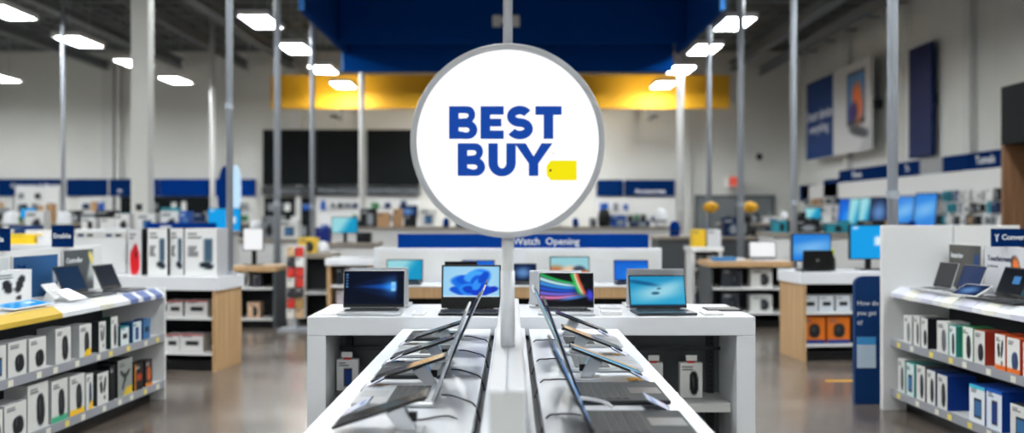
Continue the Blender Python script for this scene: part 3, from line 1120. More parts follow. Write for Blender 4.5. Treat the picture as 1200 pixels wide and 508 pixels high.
flat_item(484, 499, 4.95, 5.1, .012, WHITE_M, 'phone_tray', 'white flat tray on end counter beside blue beam laptop', 'tray')
flat_item(704, 728, 4.95, 5.08, .022, WHITE_M, 'phone_tray', 'small white tray on end counter between striped and sea laptops', 'tray')
flat_item(702, 725, 5.22, 5.42, .015, SILVER, 'tablet', 'silver flat tablet behind the small white tray on end counter', 'tablet')
flat_item(822, 845, 4.96, 5.1, .012, WHITE_M, 'phone_tray', 'white flat tray on right end of end counter', 'tray')
flat_item(826, 866, 5.18, 5.36, .008, BLACK, 'tablet', 'black flat tablet on right end of end counter', 'tablet', BLACK)
flat_item(371, 396, 4.98, 5.12, .006, WHITE_M, 'price_card', 'flat pale card on left end of end counter', 'price card')

# ---------------------------------------------------------------- riser table behind the end counter
RZ = 7.5
t = thing('riser_table', 'oak fronted white table behind the end counter with tall white riser board', 'display table', (X(607, RZ), RZ, 0))
wv = (X(777, 7.9) - X(437, 7.9)) / 2
tt = .885
MB().box(-.93, .93, 0, .45, tt - .1, tt - .008).obj('oak_edge', OAK, t)
MB().box(-.95, .95, -.005, .45, tt - .008, tt).obj('tabletop', WHITE, t)
MB().box(-.9, .9, .05, .42, 0, tt - .1).obj('cabinet', DARKER, t)
MB().box(-wv, wv, .45, .53, 0, Z(291, 7.95)).obj('riser_board', WHITE, t, bevel=.006)
for a, b in ((-wv, -.4 * wv * 0 - .02), (.02, wv)):
    MB().box(a + .05, b - .03, .444, .45, tt + .02, Z(295, 7.95)).obj('inset_panel', WHITE_M, t)
s = thing('header_sign', 'long blue header sign on top of the white riser board', 'sign', (X(613, 8.0), 7.97, Z(291, 7.95)))
wv2 = (X(760, 8) - X(467, 8)) / 2
MB().box(-wv2, wv2, 0, .05, 0, .12).obj('board', mat('header blue', (4, 56, 138), .9, spec=.05), s)
text('Watch  Opening', .085, s, (.2, -.002, .055), offset=.001)
for i, (pa, pb, s_, sf, lb) in enumerate([(451, 494, .185, scr_teal, 'small laptop with pale teal screen on the riser table at left'), (600, 629, .15, scr_navy, 'small dark blue screen laptop behind the sign pole on riser table'),
                                       (645, 692, .21, scr_photo, 'laptop with sunny photo picture on riser table behind striped laptop'), (721, 762, .18, scr_blue, 'small laptop with plain blue screen at right of riser table')]):
    laptop('laptop', lb, (X((pa + pb) / 2, 7.7), RZ + .2, tt), 0, (pb - pa) * 7.75 / F, .2, s_, 8, BLACK, KEYS, sf, .008, .01)
laptop('laptop', 'small laptop with plain blue screen behind the petal laptop on riser table', (X(560, 7.7), RZ + .2, tt), 0, .28, .2, .18, 8, BLACK, KEYS, scr_blue, .008, .01)


# ---------------------------------------------------------------- long shelving gondolas left and right
class Gondola:
    pass


def gondola(side, ox, oy, ang, L, hs, label, depth=.52):
    """side -1 left / +1 right; origin = far front corner; u runs towards the camera, v away from the aisle"""
    g = Gondola()
    s = g.s = side
    U = Vector((s * math.sin(ang), -math.cos(ang), 0))
    g.U, g.V = U, Vector((s * math.cos(ang), math.sin(ang), 0))
    g.O = Vector((ox, oy, 0))
    g.rz = math.atan2(U.y, U.x)
    g.frz = g.rz if s > 0 else g.rz + math.pi
    g.hs = hs
    t = g.root = thing('shelving_unit', label, 'shelving', (ox, oy, 0), g.rz)

    def b(u0, u1, v0, v1, z0, z1, mb=None, mi=0):
        mb = mb or MB()
        a, c = s * v0, s * v1
        return mb.box(u0, u1, min(a, c), max(a, c), z0, z1, mi)
    g.b = b
    top, mid, low = hs
    b(0, L, .12, depth, 0, low - .06).obj('plinth', BLACK, t)
    b(0, L, depth, depth + .04, 0, g_back).obj('back_panel', WHITE_M, t)
    b(.0, L, depth - .012, depth - .001, low, top - .06).obj('inner_panel', DARK, t)
    for i, (h, nm) in enumerate(((mid, 'shelf'), (low, 'shelf'))):
        sh = b(0.002, L, .012, depth - .012, h - .02, h).obj(nm, WHITE_M, t)
        rl = b(0.002, L, 0, .012, h - .05, h + .005).obj('price_rail', RAIL, sh)
        u = .1
        r = random.Random(i + 5 * s)
        pl = [mat('pale label', (224, 222, 206), .5), mat('yellow label', (230, 210, 110), .5)]
        while u < min(L, 3.2):
            b(u, u + .05, -.0015, 0, h - .044, h - .006).obj('price_label', pl[r.choice((0, 0, 1))], sh)
            u += r.uniform(.16, .3)
    # the slab on top with its sloping front lip
    tp = b(0.002, L, .06, depth - .0, top - .04, top).obj('top_shelf', WHITE, t)
    pr = [(0, top - .075), (.0, top - .045), (.075, top + .001), (.075, top - .04)]
    MB().prism(pr, lambda p, u: (u, s * p[0], p[1]), 0.002, L).obj('front_lip', WHITE, tp)
    return g


def gpos(g, u, v, h):
    p = g.O + g.U * u + g.V * v
    return (p.x, p.y, h)


def u_at(g, px, v):
    k_ = (px - 600.0) / F
    p = g.O + g.V * v
    return -(p.x - k_ * p.y) / (g.U.x - k_ * g.U.y)


def shelf_box(g, pa, pb, h, hgt, shelf, fn, side, lb, name='product_box', v=.02, d=None, group=None, top=None):
    ua, ub = u_at(g, pa, v), u_at(g, pb, v)
    w_ = abs(ua - ub)
    d = d or min(.16, max(.07, w_ * .7))
    u = (ua + ub) / 2
    return carton(name, w_, d, hgt, fn, side, gpos(g, u, v + d / 2, g.hs[shelf] + .0005), g.frz, lb, 'box', group, 22, 28, top)


g_back = 1.225
GL = gondola(-1, -2.75, 7.3, R(4.2), 4.3, (.885, .515, .15), 'long white shelving unit with boxed accessories on the left')
GL.b(-.02, 0.001, 0.0, .56, 0, .885).obj('end_panel', WHITE_M, GL.root, bevel=.003)
# yellow strip and blue cards on the lip
s = -1
tp = [o for o in GL.root.children if o.name.startswith('top_shelf')][0]
sl = lambda e: [(0 - e, .81), (0 - e, .841), (.071 - e * .5, .886 + e), (.072, .884), (.002, .839)]
MB().prism(sl(.0025), lambda p, u: (u, s * p[0], p[1]), 1.45, 3.6).obj('yellow_strip', mat('dull yellow', (204, 170, 62), .5), tp)
for a, b_ in ((.05, .16), (.24, .36), (.44, .56)):
    MB().prism(sl(.003), lambda p, u: (u, s * p[0], p[1]), a, b_).obj('blue_price_card', mat('card blue', (92, 108, 160), .5), tp)
MB().prism(sl(.003), lambda p, u: (u, s * p[0], p[1]), .8, .98).obj('pale_price_card', mat('card ivory', (216, 214, 200), .5), tp)

LU = 'boxes on the upper left shelf'
LL = 'boxes on the lower left shelf'
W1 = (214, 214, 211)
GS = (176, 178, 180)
for a in [
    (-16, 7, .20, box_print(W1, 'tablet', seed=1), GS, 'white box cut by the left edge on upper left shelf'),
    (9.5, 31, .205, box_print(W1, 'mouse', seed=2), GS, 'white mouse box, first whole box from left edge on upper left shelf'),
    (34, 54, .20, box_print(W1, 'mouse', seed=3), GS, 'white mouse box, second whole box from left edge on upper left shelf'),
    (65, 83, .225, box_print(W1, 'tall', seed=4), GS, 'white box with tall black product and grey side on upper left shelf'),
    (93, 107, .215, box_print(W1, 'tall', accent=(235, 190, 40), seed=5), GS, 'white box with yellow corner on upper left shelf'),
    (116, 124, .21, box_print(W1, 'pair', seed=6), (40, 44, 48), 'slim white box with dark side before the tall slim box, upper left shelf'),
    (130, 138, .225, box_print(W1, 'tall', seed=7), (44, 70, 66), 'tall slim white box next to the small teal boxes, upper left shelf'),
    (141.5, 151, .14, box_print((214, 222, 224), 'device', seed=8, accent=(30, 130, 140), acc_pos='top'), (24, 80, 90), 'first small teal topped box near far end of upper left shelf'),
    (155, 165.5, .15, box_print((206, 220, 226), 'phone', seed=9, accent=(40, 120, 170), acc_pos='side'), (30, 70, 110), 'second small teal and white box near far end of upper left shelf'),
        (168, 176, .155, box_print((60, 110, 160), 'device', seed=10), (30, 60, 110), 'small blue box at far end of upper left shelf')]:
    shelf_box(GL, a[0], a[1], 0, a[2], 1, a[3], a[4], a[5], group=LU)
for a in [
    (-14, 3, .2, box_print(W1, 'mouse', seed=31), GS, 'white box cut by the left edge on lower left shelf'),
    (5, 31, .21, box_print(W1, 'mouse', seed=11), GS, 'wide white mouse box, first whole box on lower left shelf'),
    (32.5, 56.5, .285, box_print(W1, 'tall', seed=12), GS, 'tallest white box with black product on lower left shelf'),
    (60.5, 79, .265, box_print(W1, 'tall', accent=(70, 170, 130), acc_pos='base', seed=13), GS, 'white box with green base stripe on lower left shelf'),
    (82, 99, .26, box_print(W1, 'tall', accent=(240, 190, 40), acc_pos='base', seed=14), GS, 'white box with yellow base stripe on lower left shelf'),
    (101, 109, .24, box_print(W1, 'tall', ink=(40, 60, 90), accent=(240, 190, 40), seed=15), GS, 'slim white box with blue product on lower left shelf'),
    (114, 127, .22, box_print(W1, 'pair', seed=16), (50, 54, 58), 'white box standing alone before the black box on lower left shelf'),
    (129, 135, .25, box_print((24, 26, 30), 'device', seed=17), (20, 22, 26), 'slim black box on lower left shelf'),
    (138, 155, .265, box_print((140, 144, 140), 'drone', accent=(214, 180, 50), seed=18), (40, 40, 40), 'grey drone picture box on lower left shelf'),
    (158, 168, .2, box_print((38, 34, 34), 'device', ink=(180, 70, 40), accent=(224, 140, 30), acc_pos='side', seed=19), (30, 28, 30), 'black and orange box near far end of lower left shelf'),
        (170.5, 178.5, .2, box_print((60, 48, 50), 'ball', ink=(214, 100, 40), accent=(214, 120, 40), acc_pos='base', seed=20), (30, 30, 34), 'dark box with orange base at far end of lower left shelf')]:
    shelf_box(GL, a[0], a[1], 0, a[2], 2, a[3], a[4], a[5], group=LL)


def poster_print(bg, title, sub, art=None):
    def fn(u, v):
        c = solid(u, bg)
        if art == 'phone':
            c = mixc(c, st(u, .55, 1.2) * .4, (20, 26, 34))
            c = mixc(c, rect(u, v, .8, .93, .1, .8, .02), (24, 60, 120))
        if art == 'curl':
            c = mixc(c, st(u - .3 * v, .62, .72) * st(v, .1, .4), (186, 190, 186))
            c = mixc(c, ell(u, v, .9, .8, .06, .15, .4, .4), (226, 206, 110))
        if art == 'fold':
            c = mixc(c, ell(u, v, .76, .5, .11, .34, .15, .1), (40, 44, 56))
            c = mixc(c, ell(u, v, .77, .52, .08, .28, .15, .3), (230, 120, 50))
            c = mixc(c, ell(u, v, .72, .36, .06, .12, .15, .4), (80, 110, 170))
        if art == 'shade':
            c = mixc(c, st(u + .4 * v, .6, 1.2) * .5, (60, 110, 170))
            c = mixc(c, rect(u, v, .88, .97, .3, .6, .02), (200, 208, 214))
        return c
    return fn


def poster(g, pa, pb, ztop, zbot, fn, lb, title=None, tm=None, sub=None, v=.5, name='poster_board'):
    ua, ub = u_at(g, pa, v), u_at(g, pb, v)
    w_ = abs(ua - ub)
    h_ = ztop - zbot
    t = thing(name, lb, 'poster', gpos(g, (ua + ub) / 2, v, zbot), g.frz)
    MB().box(-w_ / 2, w_ / 2, 0, .016, 0, h_).obj('board', WHITE_M, t)
    me = picture_mesh('print', w_ - .01, h_ - .01, fn, 40, 30, M_PRINT, z0=.005)
    o = put('print', me, t)
    o.location = (0, -.001, 0)
    if title:
        text(title, h_ * .16, t, (-w_ * .42, -.003, h_ * .74), m=tm, align='LEFT', offset=.001)
    if sub:
        text(sub, h_ * .08, t, (-w_ * .42, -.003, h_ * .58), m=tm, align='LEFT')
    return t


poster(GL, 74, 110, 1.205, .886, poster_print((84, 88, 92), '', '', 'curl'), 'grey poster board standing at the far end of left shelving', 'Controller', LETW, 'for every desk')
poster(GL, 15, 68, 1.185, .886, poster_print((34, 74, 116), '', '', 'shade'), 'blue poster board at the back of left shelving', 'Desk', NAVY)
poster(GL, -70, 10, 1.185, .886, poster_print((200, 204, 206), '', ''), 'pale poster board cut by the left edge on left shelving')


# things on the left unit's top
def top_laptop(g, px, v, lb, w_=.29, d=.2, s_=.2, lean=24, rz=0.0, scr=scr_dark, body=GUN):
    u = u_at(g, px, v)
    return laptop('laptop', lb, gpos(g, u, v, g.hs[0]), g.frz + rz, w_, d, s_, lean, body, KEYS, scr)


top_laptop(GL, 146, .17, 'dark open laptop nearest the far end of left shelving top', scr=lambda u, v: solid(u, (34, 40, 50)))
top_laptop(GL, 107, .2, 'second dark open laptop on left shelving top, before the grey poster', .32, .22, .215, 24, 0, lambda u, v: solid(u, (20, 48, 78)))


def slab_device(g, px, v, w_, d, tilt, lb, scr, body=WHITE_M, rz=0.0):
    """a tablet lying tilted on a white wedge stand"""
    u = u_at(g, px, v)
    t = thing('tablet', lb, 'tablet', gpos(g, u, v, g.hs[0]), g.frz + rz)
    M = Matrix.Translation((0, -d / 2, .015)) @ Matrix.Rotation(R(tilt), 4, 'X')
    MB().box(-w_ / 2, w_ / 2, 0, d, -.005, .005, 0, M).obj('tablet_body', body, t, bevel=.003)
    me = picture_mesh('screen', w_ - .016, d - .016, scr, 16, 12, M_SCREEN)
    me.transform(M @ Matrix.Translation((0, .008, .0055)) @ Matrix.Rotation(R(-90), 4, 'X'))
    put('screen', me, t)
    y_ = -d / 2 + d * .75 * math.cos(R(tilt))
    z_ = .008 + d * .75 * math.sin(R(tilt))
    MB().prism([(y_ - .04, 0), (y_ + .05, 0), (y_ + .005, z_), (y_ - .01, z_)], lambda p, x: (x, p[0], p[1]), -.03, .03).obj('stand', WHITE_M, t)


slab_device(GL, 80, .13, .2, .15, 24, 'white tablet on wedge stand before the dark laptops, left shelving', scr_navy)
slab_device(GL, 60, .24, .16, .14, 48, 'small white tablet propped steeply on left shelving top', scr_white)
slab_device(GL, 26, .15, .42, .17, 6, 'wide flat tablet with bright blue screen on left shelving top', scr_cyan)
slab_device(GL, -8, .22, .2, .15, 10, 'pale flat tablet cut by the left edge on left shelving top', scr_teal)
ua = u_at(GL, 10, .36)
carton('product_box', .4, .1, .22, box_print((232, 232, 232), 'pair', seed=44), (200, 200, 200), gpos(GL, ua, .38, .886), GL.frz, 'white box with two black earpieces on left shelving top')


def blade_sign(loc, w_, h_, body, lb, rz=0.0, size=.07, icon=False, post=.0):
    t = thing('section_sign', lb, 'sign', loc, rz)
    MB().box(-w_ / 2, w_ / 2, -.01, .01, post, post + h_).obj('board', NAVY, t)
    if post:
        MB().box(-.015, .015, -.006, .006, 0, post).obj('bracket', WHITE_M, t)
    text(body, size, t, (.0 + (.02 if icon else 0), -.0115, post + h_ * .52), offset=.001)
    if icon:
        MB().tube([(-w_ * .44, -.012, post + h_ * .7), (-w_ * .40, -.012, post + h_ * .52), (-w_ * .36, -.012, post + h_ * .7)], .005, 6).tube([(-w_ * .40, -.012, post + h_ * .52), (-w_ * .40, -.012, post + h_ * .3)], .005, 6).obj('icon', LETW, t)
    return t


blade_sign(gpos(GL, u_at(GL, 73.5, .54), .54, g_back), .155, .16, 'Enable', 'small navy blade sign with white word on left shelving', 0, .05)
blade_sign(gpos(GL, u_at(GL, 0, .54), .54, g_back), .13, .15, 'Ma', 'navy blade sign cut by the left edge on left shelving', 0, .05)

# ---------------------------------------------------------------- right shelving unit
GR = gondola(1, 2.836, 6.9, R(3.3), 4.2, (.925, .53, .155), 'long white shelving unit with boxed accessories on the right', .46)
# the far end panel stands taller than the shelves and shows its inner face to the camera
GR.b(-.05, 0.001, -.06, 1.0, 0, 1.385).obj('end_panel', WHITE_M, GR.root, bevel=.004)
GR.b(.001, .004, .478, .484, .93, 1.38).obj('panel_seam', RAIL, GR.root)
tp = [o for o in GR.root.children if o.name.startswith('top_shelf')][0]
sl2 = lambda e: [(0 - e, .85), (0 - e, .881), (.071 - e * .5, .926 + e), (.072, .924), (.002, .879)]
for q, a in enumerate((.03, .22, .46, .72, .95, 1.2, 1.5, 1.8)):
    MB().prism(sl2(.003), lambda p, u: (u, p[0], p[1]), a, a + .14).obj('price_card', [mat('card lilac', (206, 206, 222), .5), mat('card ivory 2', (238, 236, 226), .5)][q % 2], tp)
RU = 'boxes on the upper right shelf'
RL = 'boxes on the lower right shelf'
NV = (26, 54, 110)
for a in [
    (1059, 1068, .2, box_print(W1, 'tall', ink=(120, 124, 130), seed=50), (206, 206, 206), 'white box at far end of upper right shelf'),
    (1071, 1078, .215, box_print(W1, 'tall', ink=(60, 64, 70), seed=51), (214, 214, 212), 'slim white box, second from far end of upper right shelf'),
    (1079.5, 1087, .21, box_print(W1, 'mouse', seed=52), (24, 28, 34), 'white mouse box with dark side on upper right shelf'),
    (1098, 1111, .215, box_print(W1, 'tall', ink=(96, 100, 106), seed=53), (222, 222, 220), 'white box with grey slanted product on upper right shelf'),
    (1112, 1120, .2, box_print((220, 228, 228), 'tall', seed=54, accent=(40, 150, 150), acc_pos='side'), (60, 160, 150), 'white and teal box on upper right shelf'),
    (1127, 1140, .215, box_print((226, 232, 226), 'tall', seed=55, accent=(40, 140, 80), acc_pos='side'), (40, 130, 76), 'white box with green edge on upper right shelf'),
    (1141.5, 1154, .21, box_print(W1, 'mouse', seed=56), (170, 62, 44), 'white mouse box with red side on upper right shelf'),
    (1166, 1178, .215, box_print((228, 226, 222), 'pair', seed=57, accent=(226, 110, 40), acc_pos='base'), (206, 84, 40), 'white box with black earpieces and orange base on upper right shelf'),
    (1180, 1195, .21, box_print((228, 226, 222), 'mouse', ink=(50, 66, 104), seed=58, accent=(226, 110, 40), acc_pos='base'), (206, 84, 40), 'white box with blue mouse and orange base on upper right shelf'),
        (1199, 1214, .2, box_print((228, 226, 222), 'mouse', seed=59), (206, 84, 40), 'white and orange box cut by the right edge on upper right shelf')]:
    shelf_box(GR, a[0], a[1], 0, a[2], 1, a[3], a[4], a[5], group=RU, d=.15)
for a in [
    (1052.5, 1060, .25, box_print(W1, 'tall', ink=(60, 64, 70), seed=60), (200, 200, 198), 'white box at far end of lower right shelf'),
    (1061.5, 1071, .235, box_print((210, 224, 224), 'tablet', seed=61, accent=(40, 150, 140), acc_pos='side'), (60, 170, 160), 'pale teal box on lower right shelf'),
    (1074, 1084, .245, box_print(W1, 'tall', seed=62), (90, 92, 96), 'white box with black remote and grey side on lower right shelf'),
    (1086, 1096, .235, box_print(W1, 'tall', seed=63), (60, 78, 120), 'white box with black remote and blue side on lower right shelf'),
    (1098.5, 1110, .23, box_print(W1, 'tall', seed=64), (18, 58, 140), 'white fronted box with deep blue side on lower right shelf'),
    (1136, 1154, .235, box_print((226, 230, 236), 'tablet', seed=65, accent=(70, 190, 220), acc_pos='top'), (20, 64, 150), 'white box with black tablet picture and bright blue top, lower right shelf'),
    (1156, 1174, .245, box_print((220, 228, 238), 'phone', seed=66, accent=(24, 90, 180), acc_pos='top'), (16, 66, 160), 'blue and white box with phone picture on lower right shelf'),
        (1184, 1206, .2, box_print(W1, 'tablet', seed=67), (40, 44, 50), 'white box with dark tablet picture cut by the right edge, lower right shelf')]:
    shelf_box(GR, a[0], a[1], 0, a[2], 2, a[3], a[4], a[5], group=RL, d=.2)
poster(GR, 1112, 1150, 1.25, .926, poster_print((86, 84, 80), '', '', 'phone'), 'dark grey poster board with white title on right shelving', 'Interior', LETW, v=.43)
poster(GR, 1154, 1204, 1.25, .926, poster_print((208, 208, 212), '', '', 'fold'), 'pale poster board with orange folding device on right shelving', 'Touchscreen', mat('letter navy', (40, 46, 80), .5), 'by the hour', v=.43)
blade_sign(gpos(GR, u_at(GR, 1188, .48), .48, g_back + .001), .3, .12, 'Converter', 'navy blade sign with small icon on right shelving', 0, .05, True, post=.025)
top_laptop(GR, 1090, .12, 'slim pale laptop nearest the far end of right shelving top', .25, .18, .19, 18, 0, lambda u, v: solid(u, (58, 60, 62)), SILVER)
top_laptop(GR, 1117, .13, 'dark screened laptop before the grey poster on right shelving top', .28, .19, .19, 22, 0, lambda u, v: solid(u, (34, 52, 92)), SILVER)
slab_device(GR, 1139, .10, .22, .16, 24, 'white tablet on wedge stand before the grey poster on right shelving', scr_navy, rz=R(15))
top_laptop(GR, 1163, .14, 'black laptop with small blue window on screen, right shelving top', .28, .2, .2, 22, 0, scr_window, BLACK)
top_laptop(GR, 1190, .14, 'teal screened laptop near the right edge on right shelving top', .29, .2, .2, 24, 0, lambda u, v: solid(u, (24, 84, 100)), BLACK)
u_ = u_at(GR, 1199, .05)
MB().box(-.1, .1, -.05, .05, 0, .008).obj('phone', mat('plum case', (120, 40, 74), .4), loc=gpos(GR, u_ + .05, .13, .9255), rz=GR.frz, label='plum coloured flat phone cut by the right edge on right shelving', cat='phone')

# blue information pillar behind the end panel
t = thing('information_pillar', 'blue rounded information panel beside the right white end panel', 'sign', (2.83, 7.12, 0))
pts = [(-.18, 0), (.18, 0), (.18, .98)] + arc(.1, .93, .08, .06, 0, 90, 6) + arc(-.1, .93, .08, .06, 90, 180, 6) + [(-.18, .93)]
MB().prism(pts, lambda p, y: (p[0], y, p[1]), 0, .05).obj('panel', mat('pillar blue', (8, 52, 104), .5, spec=.2), t)
for i, b_ in enumerate(('How do', 'you get', 'it?')):
    text(b_, .05, t, (-.165, -.0015, .78 - i * .075), align='LEFT')
MB().box(-.165, -.02, -.003, 0, .28, .52).obj('info_card', mat('card blue pale', (196, 214, 230), .5), t)
MB().box(-.165, -.02, -.004, -.003, .46, .52).obj('info_card_header', mat('card cyan', (60, 150, 210), .5), t)


# ---------------------------------------------------------------- oak ended counters left and right
def counter(name, label, xa, xb, z, depth, top, slab, shelves, side=0, rz=0.0, slabm=None, body=None, sidem=None, over=.02, pivot=None, cat='display counter'):
    """front face at y = 0 in its own frame, running xa..xb; side +1/-1 carries the oak end"""
    px_ = xb if side > 0 else xa
    t = thing(name, label, cat, (px_, z, 0), rz)
    a, b = xa - px_, xb - px_
    MB().box(a - over, b + over, -over, depth + over, top - slab, top).obj('countertop', slabm or WHITE, t, bevel=.004)
    e = .04
    MB().box(a + (e if side < 0 else 0), b - (e if side > 0 else 0), depth - .03, depth, .0, top - slab).obj('back_panel', body or DARKER, t)
    for sd, x0, x1 in ((-1, a, a + e), (1, b - e, b)):
        MB().box(x0, x1, 0, depth, 0, top - slab).obj('end_panel', (sidem or OAK) if sd == side else (body or DARKER), t)
    for h in shelves:
        MB().box(a + e, b - e, .02, depth - .03, h - .025, h).obj('shelf', WHITE_M, t)
    MB().box(a + e, b - e, .03, depth - .03, 0, .09).obj('plinth', BLACK, t)
    return t


C1 = counter('display_counter', 'white topped counter with oak end and low shelves, behind left shelving', -4.4, -2.76, 8.6, .55, .885, .13, (.50, .17), 1, R(-8))
C2 = counter('display_counter', 'white topped counter with oak end beside the blue pillar, right', 2.9, 4.5, 9.2, .6, .89, .12, (.49, .165), -1, R(5))


def on(c, px, dz):
    """a point inside counter c: px along the photograph, dz behind its front"""
    m = Matrix.Translation(c.location) @ Matrix.Rotation(c.rotation_euler[2], 4, 'Z')
    kx = (px - 600.0) / F
    o = m @ Vector((0, dz, 0))
    d = m.to_3x3() @ Vector((1, 0, 0))
    u = -(o.x - kx * o.y) / (d.x - kx * d.y)
    return o + d * u, c.rotation_euler[2]


def on_box(c, pa, pb, h, hgt, fn, side, lb, dz=.06, d=.15, group=None, name='product_box', cat='box', top=None, nx=20):
    p0, rz = on(c, pa, dz)
    p1, _ = on(c, pb, dz)
    m_ = (p0 + p1) / 2
    n = Matrix.Rotation(rz, 3, 'Z') @ Vector((0, d / 2, 0))
    return carton(name, (p1 - p0).length, d, hgt, fn, side, (m_.x + n.x, m_.y + n.y, h + .0005), rz, lb, cat, group, nx, 26, top)


PB = (236, 236, 236)
g1 = 'tall printed boxes on the left oak ended counter'
on_box(C1, 150, 166, .885, .44, box_print((214, 214, 216), 'figure', seed=70), (30, 30, 34), 'white box with red figure on left oak ended counter', .15, .25, g1)
on_box(C1, 173, 196, .885, .45, box_print(PB, 'laptop', seed=71), (32, 34, 38), 'tall white printed box right of the red figure box', .12, .25, g1)
on_box(C1, 199, 215, .885, .45, box_print(PB, 'laptop', seed=71), (32, 34, 38), 'middle tall white printed box, partly behind the widest one', .16, .25, g1)
on_box(C1, 216.5, 254, .885, .45, box_print(PB, 'laptop', seed=72), (180, 180, 184), 'widest tall white printed box, beside the steel pole', .08, .25, g1)
g2 = 'boxes on the shelves of the left oak ended counter'
for (pa, pb, h, hg, lb) in [(195.5, 214, .5, .15, 'left box on upper shelf of left oak ended counter'), (217, 243, .5, .155, 'right box on upper shelf of left oak ended counter'),
                            (193, 210, .17, .16, 'left box on lower shelf of left oak ended counter'), (211, 238, .17, .165, 'right box on lower shelf of left oak ended counter')]:
    on_box(C1, pa, pb, h, hg, box_print((214, 212, 212), 'device', accent=(170, 60, 60), acc_pos='top', seed=int(pa)), (190, 188, 188), lb, .08, .16, g2)
# white riser board on the counter's left part
p0, rz = on(C1, 118, .32)
t = thing('riser_board', 'tall white riser board behind the dark laptops on the left', 'display board', (p0.x, p0.y, .885), rz)
MB().box(-.27, .27, 0, .04, 0, .43).obj('board', WHITE_M, t, bevel=.003)
MB().box(-.27, .27, -.004, 0, .35, .41).obj('header_strip', GREYW, t)
for q in range(5):
    MB().box(-.24 + q * .1, -.24 + q * .1 + .06, -.006, -.004, .365, .39).obj('label_card', [NAVY, DARK, GREYW][q % 3], t)

g3 = 'boxes on the right oak ended counter'
for i, (pa, pb) in enumerate(((941, 958), (960, 977), (979.5, 996.5), (999, 1016))):
    on_box(C2, pa, pb, .49, .16, box_print((206, 212, 220), 'device', ink=(24, 26, 30), seed=80 + i), (180, 184, 190), 'pale small camera box, %s from left on upper shelf of right counter' % ['first', 'second', 'third', 'fourth'][i], .07, .15, g3)
on_box(C2, 941, 967, .165, .27, box_print((214, 112, 30), 'ball', accent=(30, 60, 130), acc_pos='base', seed=90), (190, 90, 24), 'orange box with black ball, left one on right counter shelf', .07, .2, g3)
on_box(C2, 969.5, 996, .165, .27, box_print((214, 112, 30), 'ball', accent=(30, 60, 130), acc_pos='base', seed=91), (190, 90, 24), 'orange box with black ball, right one on right counter shelf', .07, .2, g3)
on_box(C2, 1000, 1020, .165, .26, box_print((34, 36, 42), 'device', ink=(16, 16, 18), seed=92), (24, 26, 30), 'dark box right of the orange boxes on right counter', .07, .2, g3)


def monitor(loc, rz, w_, h_, zb, scr, lb, cat='monitor', group=None):
    t = thing('monitor', lb, cat, loc, rz, group)
    MB().box(-w_ / 2 - .012, w_ / 2 + .012, -.012, .025, zb - .012, zb + h_ + .012).obj('casing', BLACK, t, bevel=.004)
    me = picture_mesh('screen', w_, h_, scr, 24, 16, M_SCREEN, z0=zb)
    o = put('screen', me, t)
    o.location = (0, -.0135, 0)
    MB().box(-.03, .03, .026, .05, .012, zb + h_ * .5).obj('stand', BLACK, t)
    MB().box(-.12, .12, -.06, .1, 0, .012).obj('stand_base', BLACK, t, bevel=.003)
    return t


def scr_sky(u, v):
    c = solid(u, (40, 130, 220))
    return mixc(c, ell(u, v, .5, .5, .5, .2, .2, .9) * .7, (150, 205, 245))


p, rz = on(C2, 950.5, .38)
monitor((p.x, p.y, .89), rz, .40, .27, .1, scr_sky, 'monitor with blue sky picture above right oak ended counter')
p, rz = on(C2, 1019, .34)
monitor((p.x, p.y, .89), rz, .42, .34, .12, scr_cyan, 'bright cyan monitor beside the right white end panel')
p, rz = on(C2, 953, .16)
laptop('laptop', 'black laptop seen from behind on right oak ended counter', (p.x, p.y, .89), rz + R(180), .31, .2, .2, 6, BLACK, KEYS, scr_navy)
p, rz = on(C2, 972, .26)
t = thing('spray_bottle', 'small black and lime bottle beside the black laptop on right counter', 'bottle', (p.x + .03, p.y, .89))
MB().lathe([(.03, 0), (.032, .01), (.032, .12), (.016, .15), (.014, .17)], 16).obj('body', BLACK, t, smooth=True)
MB().lathe([(.017, .171), (.017, .215), (.012, .225)], 14).obj('cap', mat('lime', (190, 210, 40), .5), t)

# ---------------------------------------------------------------- middle distance tables
C3 = counter('display_table', 'oak topped table with dark shelves left of the hanging goods stand', -3.62, -3.05, 11.9, .6, .80, .07, (.52, .12), 0, 0, OAK, mat('body grey', (70, 74, 78), .6))
for i, (pa, pb, h, hg, c, lb) in enumerate([(283, 291, .52, .2, (210, 210, 212), 'slim pale box on upper shelf under the oak topped table'), (296, 305, .52, .17, (90, 90, 100), 'grey box on upper shelf under the oak topped table'), (290, 304, .12, .2, (216, 180, 150), 'tan box on lower shelf under the oak topped table')]):
    on_box(C3, pa, pb, h, hg, box_print(c, 'tall', seed=100 + i), c, lb, .1, .2, None, nx=10)
p, rz = on(C3, 297, .3)
monitor((p.x, p.y, .80), 0, .25, .28, .2, scr_white, 'bright white screen standing on the left oak topped table')
